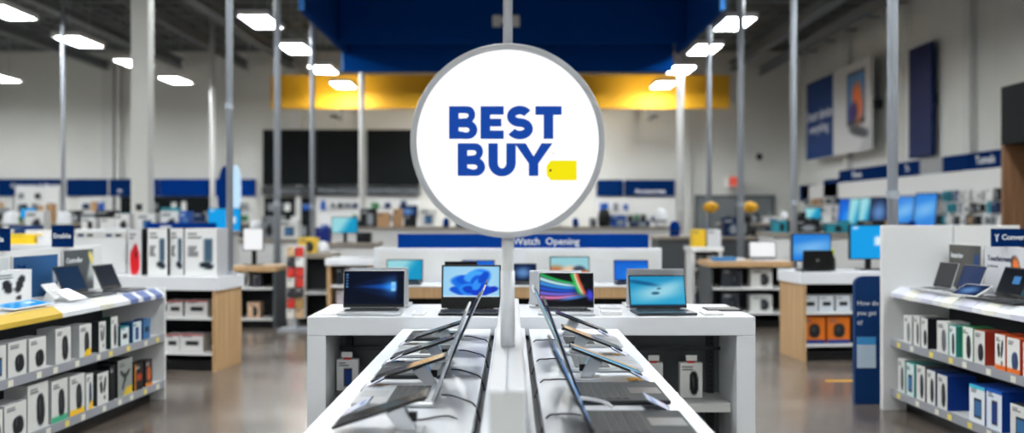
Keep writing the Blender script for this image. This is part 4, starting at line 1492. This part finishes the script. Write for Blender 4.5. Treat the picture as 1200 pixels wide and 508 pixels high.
# hanging goods stand
t = thing('goods_stand', 'tall stand with colourful hanging packets left of the aisle', 'display stand', (X(345, 11.6), 11.6, 0))
MB().tube([(0, .1, .03), (0, .1, 1.12)], .025, 10).obj('post', STEEL, t)
MB().box(-.2, .2, -.05, .25, 0, .03).obj('foot', STEEL, t)
MB().box(-.12, .12, .07, .13, .15, 1.08).obj('back_board', GREYW, t)
r = random.Random(4)
for row in range(7):
    for c in range(2):
        col = r.choice([(214, 60, 50), (230, 226, 220), (224, 190, 150), (60, 60, 64), (240, 240, 238), (190, 150, 90)])
        carton('snack_packet', .09, .04, .115, box_print(col, 'none', seed=row * 2 + c), col, (X(345, 11.6) - .055 + c * .11, 11.6 + .045, .16 + row * .13), 0, 'small packet in %s row of the hanging goods stand, %s column' % (['lowest', 'second lowest', 'third lowest', 'middle', 'third highest', 'second highest', 'top'][row], 'left' if c == 0 else 'right'), 'packet', 'packets on the hanging goods stand', 4, 5)

C4 = counter('display_table', 'oak topped table with dark legs right of the sign, behind end counter', 2.55, 3.6, 11.9, .7, .86, .07, (.52, .2), 0, 0, OAK, mat('body grey', (70, 74, 78), .6))
p, rz = on(C4, 897, .3)
laptop('laptop', 'open pale screened laptop on the right oak topped table', (p.x, p.y, .86), 0, .36, .24, .23, 10, SILVER, KEYS, scr_white)
for i, (pa, pb, h, hg, c, lb) in enumerate([(880, 905, .52, .24, (214, 214, 212), 'white box on upper shelf of the right oak topped table'), (880, 905, .2, .22, (206, 208, 206), 'white box on lower shelf of the right oak topped table'), (846, 866, .2, .25, (60, 64, 72), 'dark box on lower shelf of the right oak topped table'), (846, 870, .52, .24, (54, 58, 66), 'dark box on upper shelf of the right oak topped table')]):
    on_box(C4, pa, pb, h, hg, box_print(c, 'tall', seed=120 + i), c, lb, .1, .2, None, nx=10)
for i, (px, w_, hh, c, lb) in enumerate([(848, .28, .05, (60, 130, 190), 'blue flat pack on the right oak topped table'), (862, .2, .03, (220, 222, 226), 'white flat pack on the right oak topped table')]):
    p, rz = on(C4, px, .2 + .18 * i)
    carton('flat_pack', w_, .16, hh, lambda u, v, c=c: solid(u, c), c, (p.x, p.y, .8605), R(12), lb, 'box', None, 3, 3)
C5 = counter('shelf_tower', 'white shelf tower with yellow card left of the right oak table', X(811, 12.7), X(846, 12.7), 12.7, .5, 1.02, .06, (.72, .45, .15), 0, 0, None, WHITE_M, cat='shelving')
for i, (pa, pb, c, lb) in enumerate([(812, 827, (232, 190, 50), 'yellow card box on top of the white shelf tower'), (829, 845, (206, 208, 212), 'pale grey box on top of the white shelf tower')]):
    on_box(C5, pa, pb, 1.02, .24, box_print(c, 'none', seed=130 + i), c, lb, .1, .2, None, nx=8)
for i, h in enumerate((.72, .45, .15)):
    for j in range(2):
        c = [(60, 60, 66), (200, 196, 196), (40, 60, 100)][(i + j) % 3]
        on_box(C5, 817 + j * 12, 827 + j * 12, h, .18, box_print(c, 'none', seed=140 + i), c, '%s box on %s shelf of the white shelf tower' % (['left', 'right'][j], ['top', 'middle', 'bottom'][i]), .1, .2, None, nx=6)

C6 = counter('display_table', 'white topped table with brown end posts behind the blue beam laptop', X(383, 11.0), X(437, 11.0), 11.0, .5, .94, .08, (.62, .35, .12), 0, 0, None, OAK)
for i, (pa, pb, h, c, lb) in enumerate([(394, 402, .62, (40, 44, 52), 'dark box on top shelf of the white topped table'), (404, 416, .62, (214, 212, 214), 'white box on top shelf of the white topped table'), (418, 428, .62, (60, 90, 150), 'blue box on top shelf of the white topped table'),
                                        (394, 406, .35, (200, 190, 196), 'pale box on middle shelf of the white topped table'), (410, 424, .35, (36, 40, 46), 'black box on middle shelf of the white topped table'), (395, 408, .12, (70, 100, 160), 'blue box on bottom shelf of the white topped table'), (412, 426, .12, (206, 204, 204), 'white box on bottom shelf of the white topped table')]):
    on_box(C6, pa, pb, h, .2, box_print(c, 'none', seed=150 + i), c, lb, .08, .2, None, nx=6)
C7 = counter('display_table', 'grey topped table with dark legs beside the hanging goods stand', X(348, 12.6), X(388, 12.6), 12.6, .6, .93, .06, (.4,), 0, 0, mat('warm grey top', (150, 140, 128), .5), mat('body grey', (70, 74, 78), .6))
p, rz = on(C7, 362, .3)
carton('product_box', .26, .2, .22, box_print((230, 190, 70), 'tall', seed=160), (224, 184, 60), (p.x, p.y, .9305), 0, 'yellow box on the grey topped table near hanging goods', 'box', None, 10, 10)
p, rz = on(C7, 378, .3)
t = thing('speaker_dome', 'white domed speaker on the grey topped table near hanging goods', 'speaker', (p.x, p.y, .93))
MB().lathe([(.07, 0), (.09, .03), (.09, .1), (.06, .15), (.02, .17)], 18).obj('body', WHITE, t, smooth=True)


# ---------------------------------------------------------------- rows of low display runs further back
def run(px0, px1, z, top, lb, body=None, slabm=None, depth=.9):
    if z > 12:
        slabm = slabm or mat('warm grey top', (150, 140, 128), .5)
    t = thing('display_run', lb, 'display counter', ((X(px0, z) + X(px1, z)) / 2, z, 0))
    wv_ = (X(px1, z) - X(px0, z)) / 2
    MB().box(-wv_, wv_, 0, depth, top - .05, top).obj('countertop', slabm or WHITE, t)
    MB().box(-wv_ + .03, wv_ - .03, .06, depth - .06, .08, top - .05).obj('cabinet', body or WHITE_M, t)
    MB().box(-wv_ + .05, wv_ - .05, .1, depth - .1, 0, .08).obj('plinth', BLACK, t)
    return wv_


CN = {'white': (228, 228, 228), 'black': (26, 28, 32), 'blue': (24, 84, 170), 'grey': (130, 134, 140), 'navy': (20, 44, 84), 'orange': (214, 110, 40), 'yellow': (234, 194, 50), 'teal': (40, 140, 160), 'tan': (190, 150, 110), 'red': (190, 50, 44), 'green': (50, 110, 70)}
MCACHE = {}


def small_box(cn, w_, h_, d_, shape):
    key = (cn, round(w_, 2), round(h_, 2), round(d_, 2), shape)
    if key not in MCACHE:
        c = CN[cn]
        MCACHE[key] = carton_mesh('product_box', key[1], key[3], key[2], box_print(c, shape, ink=(30, 32, 36) if sum(c) > 300 else (150, 156, 164), seed=len(MCACHE)), tuple(x * .9 for x in c), 8, 10)
    return MCACHE[key]


SP_M = None


def speaker(loc, h_, cn, lb, group):
    t = thing('round_speaker', lb, 'speaker', loc, 0, group)
    m = WHITE if cn == 'white' else (BLUE if cn == 'blue' else BLACK)
    MB().lathe([(.26 * h_, 0), (.34 * h_, .06 * h_), (.36 * h_, .5 * h_), (.30 * h_, .85 * h_), (.12 * h_, h_)], 14).obj('body', m, t, smooth=True)
    MB().lathe([(.36 * h_, .3 * h_), (.37 * h_, .31 * h_), (.37 * h_, .35 * h_), (.36 * h_, .36 * h_)], 14).obj('band', GUN, t, smooth=True)


def fill_run(px0, px1, z, top, seed, where, pal, screens=0.0, hmax=.45):
    r = random.Random(seed)
    x = X(px0, z) + .05
    x1 = X(px1, z) - .05
    n = 0
    while True:
        w_ = r.choice([.16, .22, .28, .36, .46])
        if x + w_ > x1:
            break
        cn = r.choice(pal)
        h_ = r.choice([.14, .2, .26, .32, .4])
        h_ = min(h_, hmax)
        y_ = z + r.choice([.2, .3, .45])
        q = r.random()
        if q < screens:
            w_ = max(w_, .36)
            if x + w_ > x1:
                break
            f = r.choice([(scr_blue, 'blue'), (scr_cyan, 'cyan'), (scr_sky, 'sky blue'), (scr_teal, 'teal')])
            monitor((x + w_ / 2, y_, top), 0, w_ - .03, w_ * .56, .1, f[0], 'blurred monitor with %s picture %s' % (f[1], where), 'monitor', 'monitors ' + where)
        elif q < screens + .15:
            c2 = r.choice(['white', 'black', 'blue'])
            speaker((x + w_ / 2, y_, top), h_, c2, 'blurred %s round speaker %s' % (c2, where), 'speakers ' + where)
        else:
            put('product_box', small_box(cn, w_ - .02, h_, .2, r.choice(['mouse', 'tall', 'none', 'tablet'])), None, (x + w_ / 2, y_, top + .0005), 0, 'blurred %s box %s' % (cn, where), 'box', 'blurred boxes ' + where)
        x += w_ + r.choice([.01, .03, .06])
        n += 1


PALA = ['white', 'white', 'white', 'grey', 'black', 'blue', 'navy', 'white', 'black', 'orange']
PALB = ['white', 'black', 'black', 'grey', 'blue', 'navy', 'teal', 'tan']
W_ = 'on the white run just behind the left shelving'
run(-60, 152, 10.0, 1.14, 'white display run just behind the left shelving unit')
for pa, pb, dz, hg, c, lb in [(8, 40, .1, .11, (240, 200, 40), 'yellow box on the white run, behind the left blade signs'), (-20, 6, .1, .16, (220, 222, 224), 'white box cut by the left edge on the white run'), (30, 60, .5, .15, (232, 232, 234), 'wide white box behind the yellow one on the white run'),
                             (44, 60, .12, .09, (226, 226, 228), 'small white box right of the yellow one on the white run'), (88, 120, .4, .16, (234, 234, 236), 'white box right of the navy blade sign on the white run'), (122, 148, .4, .17, (214, 216, 220), 'pale grey box at right end of the white run'), (10, 42, .6, .2, (24, 50, 96), 'navy box behind the yellow box on the white run')]:
    zz = 10.0 + dz + .1
    carton('product_box', (pb - pa) * zz / F, .18, hg, box_print(c, 'none', seed=pa), c, (X((pa + pb) / 2, zz), zz + .09, 1.1405), 0, lb, 'box', None, 6, 6)
run(-90, 262, 13.2, 1.22, 'white display run crossing behind the white pillar')
fill_run(-80, 250, 13.2, 1.22, 5, 'on the run behind the white pillar', PALA, 0, .3)
t = thing('strip_sign', 'low blue strip sign behind the tall white boxes at left', 'sign', (X(212, 13.25), 13.25, 1.2205))
MB().box(-.5, .5, 0, .04, 0, .13).obj('board', BLUE, t)
MB().box(-.3, -.14, -.003, 0, .045, .085).obj('pale_mark', LETW, t)
run(250, 372, 15.6, 1.05, 'white display run left of centre carrying blue monitors')
p = (X(263, 15.9), 15.9, 1.05)
monitor(p, 0, .55, .42, .1, scr_cyan, 'large bright blue monitor beside the tall white boxes on left')
fill_run(285, 370, 15.6, 1.05, 8, 'on the run left of centre', PALA, .1, .4)
run(372, 440, 14.4, 1.02, 'white display run carrying the cyan monitor left of the riser')
monitor((X(404, 14.7), 14.7, 1.02), 0, .40, .24, .16, scr_teal, 'cyan monitor on the run left of the white riser')
carton('product_box', .22, .2, .24, box_print((20, 40, 120), 'none', seed=6), (20, 40, 120), (X(379, 14.8), 14.8, 1.0205), 0, 'deep blue box left of the cyan monitor', 'box', None, 6, 6)
carton('product_box', .22, .2, .16, box_print((24, 26, 30), 'none', seed=6), (20, 22, 26), (X(427, 14.8), 14.8, 1.0205), 0, 'black box right of the cyan monitor', 'box', None, 6, 6)
run(-120, 310, 19.5, 1.3, 'white display run far behind on the left', mat('body grey', (70, 74, 78), .6))
fill_run(-110, 305, 19.5, 1.3, 9, 'on the far left run', PALB, .08)
run(385, 800, 20.0, 1.2, 'white display run far behind the round sign')
fill_run(390, 795, 20.0, 1.2, 13, 'on the far centre run', PALB + ['white', 'white'], .12)
run(770, 935, 15.5, 1.1, 'dark display run behind the right oak topped table', mat('body grey', (70, 74, 78), .6))
fill_run(775, 930, 15.5, 1.1, 17, 'on the dark run behind the right oak table', PALB, .2, .32)
run(905, 1120, 13.5, 1.2, 'white display run behind the right oak ended counter')
fill_run(910, 1110, 13.5, 1.2, 21, 'on the run behind the right counter', PALB, 0, .18)
run(850, 985, 19.0, 1.3, 'white display run far behind on the right', mat('body grey', (70, 74, 78), .6))
fill_run(855, 980, 19.0, 1.3, 23, 'on the far right run', PALB, .1, .22)

# blue oval sign and bright tube sign at left
t = thing('oval_sign', 'tall blue oval sign left of the glowing tube sign', 'sign', (X(264, 16.2), 16.2, 0))
pts = arc(0, Z(228, 16.2), .12, .5, 0, 360, 32)[:-1]
MB().prism(pts, lambda p, y: (p[0], y, p[1]), -.04, .04).obj('face', BLUE, t)
MB().tube([(0, 0, 1.05), (0, 0, Z(258, 16.2))], .02, 8).obj('post', STEEL, t)
t = thing('tube_sign', 'glowing white rounded tube sign right of the steel pole', 'sign', (X(276, 16.2), 16.2, 0))
pts = arc(0, Z(222, 16.2), .085, .42, 0, 360, 32)[:-1]
MB().prism(pts, lambda p, y: (p[0], y, p[1]), -.05, .05).obj('face', mat('lit pale blue', (196, 230, 255), .5, 0, 1.1), t)
MB().lathe([(.03, Z(248, 16.2) - .08), (.085, Z(248, 16.2) - .05), (.09, Z(248, 16.2) + .03), (.05, Z(248, 16.2) + .08)], 16).obj('globe', mat('lit pale blue', (196, 230, 255), .5, 0, 1.1), t, smooth=True)
MB().tube([(0, .0, 1.05), (0, .0, Z(222, 16.2))], .015, 8).obj('post', STEEL, t)

# ---------------------------------------------------------------- back wall displays
BZ = 32.3


def header(pa, pb, yt, yb, z, m, lb, words=None, tm=None, size=.3, d=.2):
    t = thing('wall_header', lb, 'sign', ((X(pa, z) + X(pb, z)) / 2, z, 0))
    wv_ = (X(pb, z) - X(pa, z)) / 2
    MB().box(-wv_, wv_, 0, FY1 - z - .001, Z(yb, z), Z(yt, z)).obj('board', m, t)
    if words:
        text(words, size, t, (0, -.006, Z((yt + yb) / 2 + 4, z)), m=tm, offset=.004)
    return t


for a in [(-6, 17, None, 'first blue wall header at far left of the back wall'), (19, 70, 'Computers & Monitors', 'blue wall header with faint white words, left end of the back wall'), (78, 126, None, 'blue wall header right of the far left thin pole'),
          (128, 153, 'tv', 'short blue wall header left of the white pillar'), (173, 184, None, 'narrow blue wall header right of the white pillar'), (187, 243, None, 'widest blue wall header right of the white pillar'), (245, 298, None, 'blue wall header behind the blue oval sign')]:
    header(a[0], a[1], 210, 230 if a[2] != 'Computers & Monitors' else 218, BZ, BLUE if a[0] > 150 else NAVY, a[3], a[2], LETW, .2)
for a in [(700, 730, None, 'left blue wall header right of the round sign'), (733, 791, 'Accessories', 'right blue wall header right of the round sign')]:
    header(a[0], a[1], 211, 230, BZ, NAVY, a[2 + 1], a[2], LETW, .22)


def pegboard(pa, pb, yt, z, m, lb):
    t = thing('wall_display', lb, 'wall display', ((X(pa, z) + X(pb, z)) / 2, z, 0))
    wv_ = (X(pb, z) - X(pa, z)) / 2
    MB().box(-wv_, wv_, .05, FY1 - z - .001, 0, Z(yt, z)).obj('board', m, t)
    MB().box(-wv_, wv_, -.35, .05, .5, .55).box(-wv_, wv_, -.35, .05, .0, .12).obj('shelf', WHITE_M, t)
    return t


PEG = [(-6, 14, 231, GREYW, 'pale pegboard at far left of the back wall', 21), (17, 68, 219, WHITE_M, 'white pegboard under the lettered blue header', 22), (92, 126, 231, WHITE_M, 'pale pegboard beside the black pegboard', 23), (128, 153, 231, DARKER, 'black pegboard left of the white pillar', 24), (173, 245, 231, DARKER, 'wide black pegboard right of the white pillar', 25), (276, 300, 231, GREYW, 'narrow grey pegboard beside the glowing tube sign', 26),
       (309, 366, 232, DARKER, 'dark pegboard under the left black panel', 27), (371, 424, 230, WHITE_M, 'white pegboard under the middle black panel', 28), (430, 490, 230, WHITE_M, 'white pegboard under the right black panel', 29), (698, 792, 232, WHITE_M, 'white pegboard right of the round sign', 30)]
for pa, pb, yt, m, lb, sd in PEG:
    pegboard(pa, pb, yt, BZ, m, lb)
    r = random.Random(sd)
    where = 'hanging on the ' + lb.replace('at far left of the back wall', 'at far left')
    dark = m is DARKER
    for row in range(3):
        x = X(pa, BZ) + .15
        while x < X(pb, BZ) - .3:
            w_ = r.choice([.15, .2, .28])
            h_ = r.choice([.2, .28, .34])
            if r.random() < .72:
                cn = r.choice(['white', 'white', 'grey', 'blue'] if dark else ['black', 'black', 'navy', 'grey', 'blue', 'tan', 'green'])
                zz = Z(yt + 9, BZ) - row * .42 - h_ / 2 - .06
                put('hanging_accessory', small_box(cn, w_, h_, .1, 'none'), None, (x + w_ / 2, BZ - .0005, zz), 0, 'tiny %s packet %s' % (cn, where), 'packet', 'packets ' + where)
            x += w_ + r.choice([.05, .1, .2])

# three big black panels on the back wall with dim grey wording
for pa, pb, lb, wd in [(308, 369, 'left black wall panel under the yellow fascia', 'Cameras'), (371, 424, 'middle black wall panel under the yellow fascia', 'Mobile Phones'), (430, 492, 'right black wall panel, partly behind the round sign', 'Smart Home Living')]:
    t = thing('wall_panel', lb, 'wall panel', ((X(pa, BZ) + X(pb, BZ)) / 2, BZ, 0))
    wv_ = (X(pb, BZ) - X(pa, BZ)) / 2
    MB().box(-wv_, wv_, 0, FY1 - BZ - .001, Z(217, BZ), Z(152, BZ)).obj('panel', DARKER, t)
    MB().box(-wv_, wv_, -.12, FY1 - BZ - .001, Z(229, BZ), Z(218.5, BZ)).obj('header_board', DARK, t)
    text(wd, .24, t, (0, -.125, Z(224, BZ)), m=LETG)
put('wall_screen', None)
bpy.data.objects.remove(bpy.data.objects['wall_screen'])
monitor_t = thing('wall_television', 'blue picture television on the white pegboard left of the sign', 'television', (X(478, BZ - .2), BZ - .06, 0))
MB().box(-.33, .33, 0, .11, Z(254, BZ), Z(241, BZ)).obj('casing', BLACK, monitor_t)
put('screen', picture_mesh('screen', .62, .35, scr_navy, 12, 8, M_SCREEN, z0=Z(253.5, BZ)), monitor_t).location = (0, -.002, 0)
# exit sign
t = thing('exit_sign', 'small red exit sign above the grey doors', 'sign', (X(861, 31.9), 31.9, 0))
MB().box(-.2, .2, 0, FY1 - 31.9 - .001, Z(219, 31.9), Z(207, 31.9)).obj('box', WHITE_M, t)
MB().box(-.19, .19, -.006, 0, Z(218.7, 31.9), Z(207.4, 31.9)).obj('face', mat('lit red', (240, 110, 90), .5, 0, .8), t)
text('EXIT', .2, t, (0, -.008, Z(213, 31.9)), m=mat('lit red deep', (214, 40, 30), .5, 0, .8), offset=.004)
# pipe with camera on the back wall
t = thing('wall_camera', 'small dark camera on a thin rail on the back wall', 'camera', (X(890, 32.3), 32.3, Z(182, 32.3)))
MB().lathe([(.03, -.16), (.1, -.1), (.1, 0), (.04, .06)], 14).obj('dome', BLACK, t, smooth=True)
MB().box(-.03, .03, 0, .199, 0, .06).obj('arm', GUN, t)
# two yellow balloons of flowers on the far run
for px, lb in ((833, 'round yellow ball on the dark run, left one'), (879, 'round yellow ball on the dark run, right one')):
    z = 16.28
    t = thing('yellow_ball', lb, 'ball', (X(px, z), z, 1.1))
    c = .5
    MB().tube([(0, 0, 0), (0, 0, c - .1)], .012, 6).obj('stem', GUN, t)
    MB().lathe([(.02, c - .1), (.11, c - .06), (.15, c), (.11, c + .06), (.02, c + .1)], 16).obj('ball', YELLOW, t, smooth=True)

# ---------------------------------------------------------------- right wall
RX = FX1
wy = lambda px, x=RX: F * x / (px - 600.0)


def rheader(pa, pb, x, m, lb, zt, zb, words=None, tm=None, size=.25):
    y0_, y1_ = wy(pb, x), wy(pa, x)
    t = thing('wall_header', lb, 'sign', (x, (y0_ + y1_) / 2, 0))
    L = (y1_ - y0_) / 2
    MB().box(0, RX - x - .001, -L, L, zb, zt).obj('board', m, t)
    if words:
        o = text(words, size, t, (-.006, 0, (zb + zt) / 2), m=tm or LETW, rz=R(-90), offset=.004)
    return t


HZ0, HZ1 = EYE + .985, EYE + 1.345
GREYB = mat('grey header', (150, 152, 156), .5)
hx = 10.0
for pa, pb, m, lb, wd in [(983, 1028, NAVY, 'navy header farthest along the right wall', 'Phones'), (1029, 1049, NAVY, 'navy header behind the thick right pole on the right wall', None), (1050, 1077, NAVY, 'navy header right of the thick pole on the right wall', 'Tv'), (1078, 1104, GREYB, 'grey header between navy ones on the right wall', None), (1105, 1135, NAVY, 'plain navy header on the right wall', None), (1137, 1173.5, NAVY, 'navy header with white word near the brown tower', 'Tunnels')]:
    rheader(pa, pb, hx, m, lb, HZ1, HZ0, wd)
rheader(965, 982, 9.9, NAVY, 'small navy poster at far end of the right wall', EYE + 1.1, EYE + .55)
rheader(937, 948, 9.9, NAVY, 'small two tone poster near the corner of the right wall', EYE + 1.0, EYE + .45)


def laptop_poster(u, v):
    c = solid(u, (206, 206, 208))
    c = mixc(c, rect(u, v, .38, .86, .3, .9, .01), (40, 46, 60))
    c = mixc(c, rect(u, v, .41, .83, .36, .86, .01), (80, 140, 200))
    c = mixc(c, ell(u, v, .66, .55, .13, .22, .2, .4), (234, 120, 60))
    c = mixc(c, ell(u, v, .55, .45, .12, .1, .2, .5), (60, 50, 110))
    c = mixc(c, ell(u, v, .7, .22, .26, .06, -.2, .2), (80, 82, 90))
    return mixc(c, st(u - v, .62, .78) * .3, (120, 122, 130))


def rposter(pa, pb, x, zb, zt, fn, lb, title=None, th=.06, bm=None):
    y0_, y1_ = wy(pb, x), wy(pa, x)
    t = thing('wall_poster', lb, 'poster', (x, (y0_ + y1_) / 2, zb), R(-90))
    L = y1_ - y0_
    MB().box(-L / 2, L / 2, 0, th, 0, zt - zb).obj('board', bm or WHITE_M, t)
    o = put('print', picture_mesh('print', L - .02, zt - zb - .02, fn, 40, 40, M_PRINT, z0=.01), t)
    o.location = (0, -.002, 0)
    for s_ in (-1, 1):
        MB().box(s_ * L * .35 - .03, s_ * L * .35 + .03, th, RX - x - .001, (zt - zb) * .45, (zt - zb) * .55).obj('wall_bracket', GUN, t)
    if title:
        text(title[0], .46, t, (0, -.006, (zt - zb) * .55), offset=.006)
        text(title[1], .42, t, (0, -.006, (zt - zb) * .38), offset=.002)
    return t


rposter(945, 976.5, 9.7, EYE + 1.78, EYE + 4.3, lambda u, v: mixc(solid(u, (24, 58, 116)), v * 0, (0, 0, 0)), 'blue half of the big poster high on the right wall', ('Smart device', 'everything.'))
rposter(977, 1020.5, 9.7, EYE + 1.78, EYE + 4.32, laptop_poster, 'white half with laptop picture of the big poster high on right wall')
rposter(1065, 1092, 10.0, EYE + 1.42, EYE + 4.15, lambda u, v: solid(u, (2, 28, 82)), 'plain dark blue banner high on the right wall', bm=NAVY)
# counter and pegboard along the right wall
y0_, y1_ = wy(1200, 9.9), wy(940, 9.9)
t = thing('wall_display', 'long white wall display under the headers of the right wall', 'wall display', (9.9, (y0_ + y1_) / 2, 0))
L = (y1_ - y0_) / 2
MB().box(0, RX - 9.9 - .001, -L, L, 0, HZ0 - .02).obj('board', WHITE_M, t)
MB().box(-.6, 0, -L, L, EYE - .36, EYE - .3).box(-.55, 0, -L, L, 0, .5).obj('shelf', WHITE_M, t)
for i, (pa, pb, sf, lb) in enumerate([(984, 995, scr_blue, 'first leaning screen from the far end, right wall'), (996, 1007, scr_teal, 'second leaning screen from the far end, right wall'), (1008, 1019, scr_teal, 'third leaning screen from the far end, right wall'), (1021, 1038, scr_navy, 'darker leaning screen left of the thick pole, right wall'), (1051, 1066, scr_sky, 'leaning screen just right of the thick pole, right wall'), (1073, 1092, scr_sky, 'largest leaning screen along the right wall')]):
    x = 9.5
    ya, yb = wy(pb, x), wy(pa, x)
    wv_ = min(1.0, (yb - ya) * .72)
    t = thing('wall_television', 'blue ' + lb, 'television', (x, (ya + yb) / 2, EYE - .3), R(-62))
    M = Matrix.Rotation(R(-8), 4, 'X')
    hh = .78 + .04 * (i == 5)
    MB().box(-wv_ / 2, wv_ / 2, 0, .03, .02, hh, 0, M).obj('casing', BLACK, t)
    me = picture_mesh('screen', wv_ - .04, hh - .08, sf, 14, 10, M_SCREEN, z0=.05)
    me.transform(M @ Matrix.Translation((0, -.003, 0)))
    put('screen', me, t)
    MB().box(-.1, .1, -.04, .12, 0, .03).obj('foot', BLACK, t)
r = random.Random(77)
for (pa, pb, where) in [(940, 982, 'hanging at the far end of the right wall'), (1096, 1172, 'hanging on the right wall left of the brown tower')]:
    for row in range(3):
        y_ = wy(pb, 9.85)
        while y_ < wy(pa, 9.85) - .3:
            w_ = r.choice([.14, .2, .26])
            h_ = r.choice([.16, .2, .24])
            cn = r.choice(['white', 'white', 'black', 'black', 'black', 'navy', 'grey', 'tan', 'teal', 'grey'])
            if r.random() < .85:
                put('hanging_accessory', small_box(cn, w_, h_, .1, r.choice(['mouse', 'tall', 'none'])), None, (9.85 - .0005, y_ + w_ / 2, EYE + .32 - row * .27 - h_ / 2 + .1), R(-90), 'tiny %s packet %s' % (cn, where), 'packet', 'packets ' + where)
            y_ += w_ + r.choice([.01, .03, .06])

# brown and black tower at the right edge
tz = 12.0
t = thing('display_tower', 'brown tower with black top cut by the right edge', 'display tower', (X(1173, tz), tz, 0))
h0, h1 = Z(170, tz), Z(102.5, tz)
MB().box(0, .9, -1.8, 0, h0, h1).obj('top_box', DARKER, t)
MB().box(0, .9, -.06, 0, 0, h0).obj('end_panel', WALNUT, t)
MB().box(0, .06, -1.74, -.06, 0, .9).obj('low_panel', WALNUT, t)
MB().box(.84, .9, -1.74, -.06, 0, h0).obj('back_panel', WALNUT, t)
MB().box(0, .9, -1.8, -1.74, 0, h0).obj('end_panel', WALNUT, t)

# yellow floor tape
MB().box(-.16, .16, -.025, .025, 0.0003, .0015).obj('floor_tape', YELLOW, loc=(X(990, 8.1), 8.12, 0), label='short strip of yellow tape on the floor left of the blue pillar', cat='floor tape')

# lettering and outlines become plain meshes
bpy.context.view_layer.update()
dg = bpy.context.evaluated_depsgraph_get()
todo = [o for o in COL.objects if o.type in ('FONT', 'CURVE')]
made = [(o, bpy.data.meshes.new_from_object(o.evaluated_get(dg))) for o in todo]
for o, me in made:
    nm, par, loc, rot, lb = o.name, o.parent, o.location.copy(), o.rotation_euler.copy(), o.get('label')
    bpy.data.objects.remove(o)
    n = put(nm, me, par, loc, None, lb)
    n.rotation_euler = rot
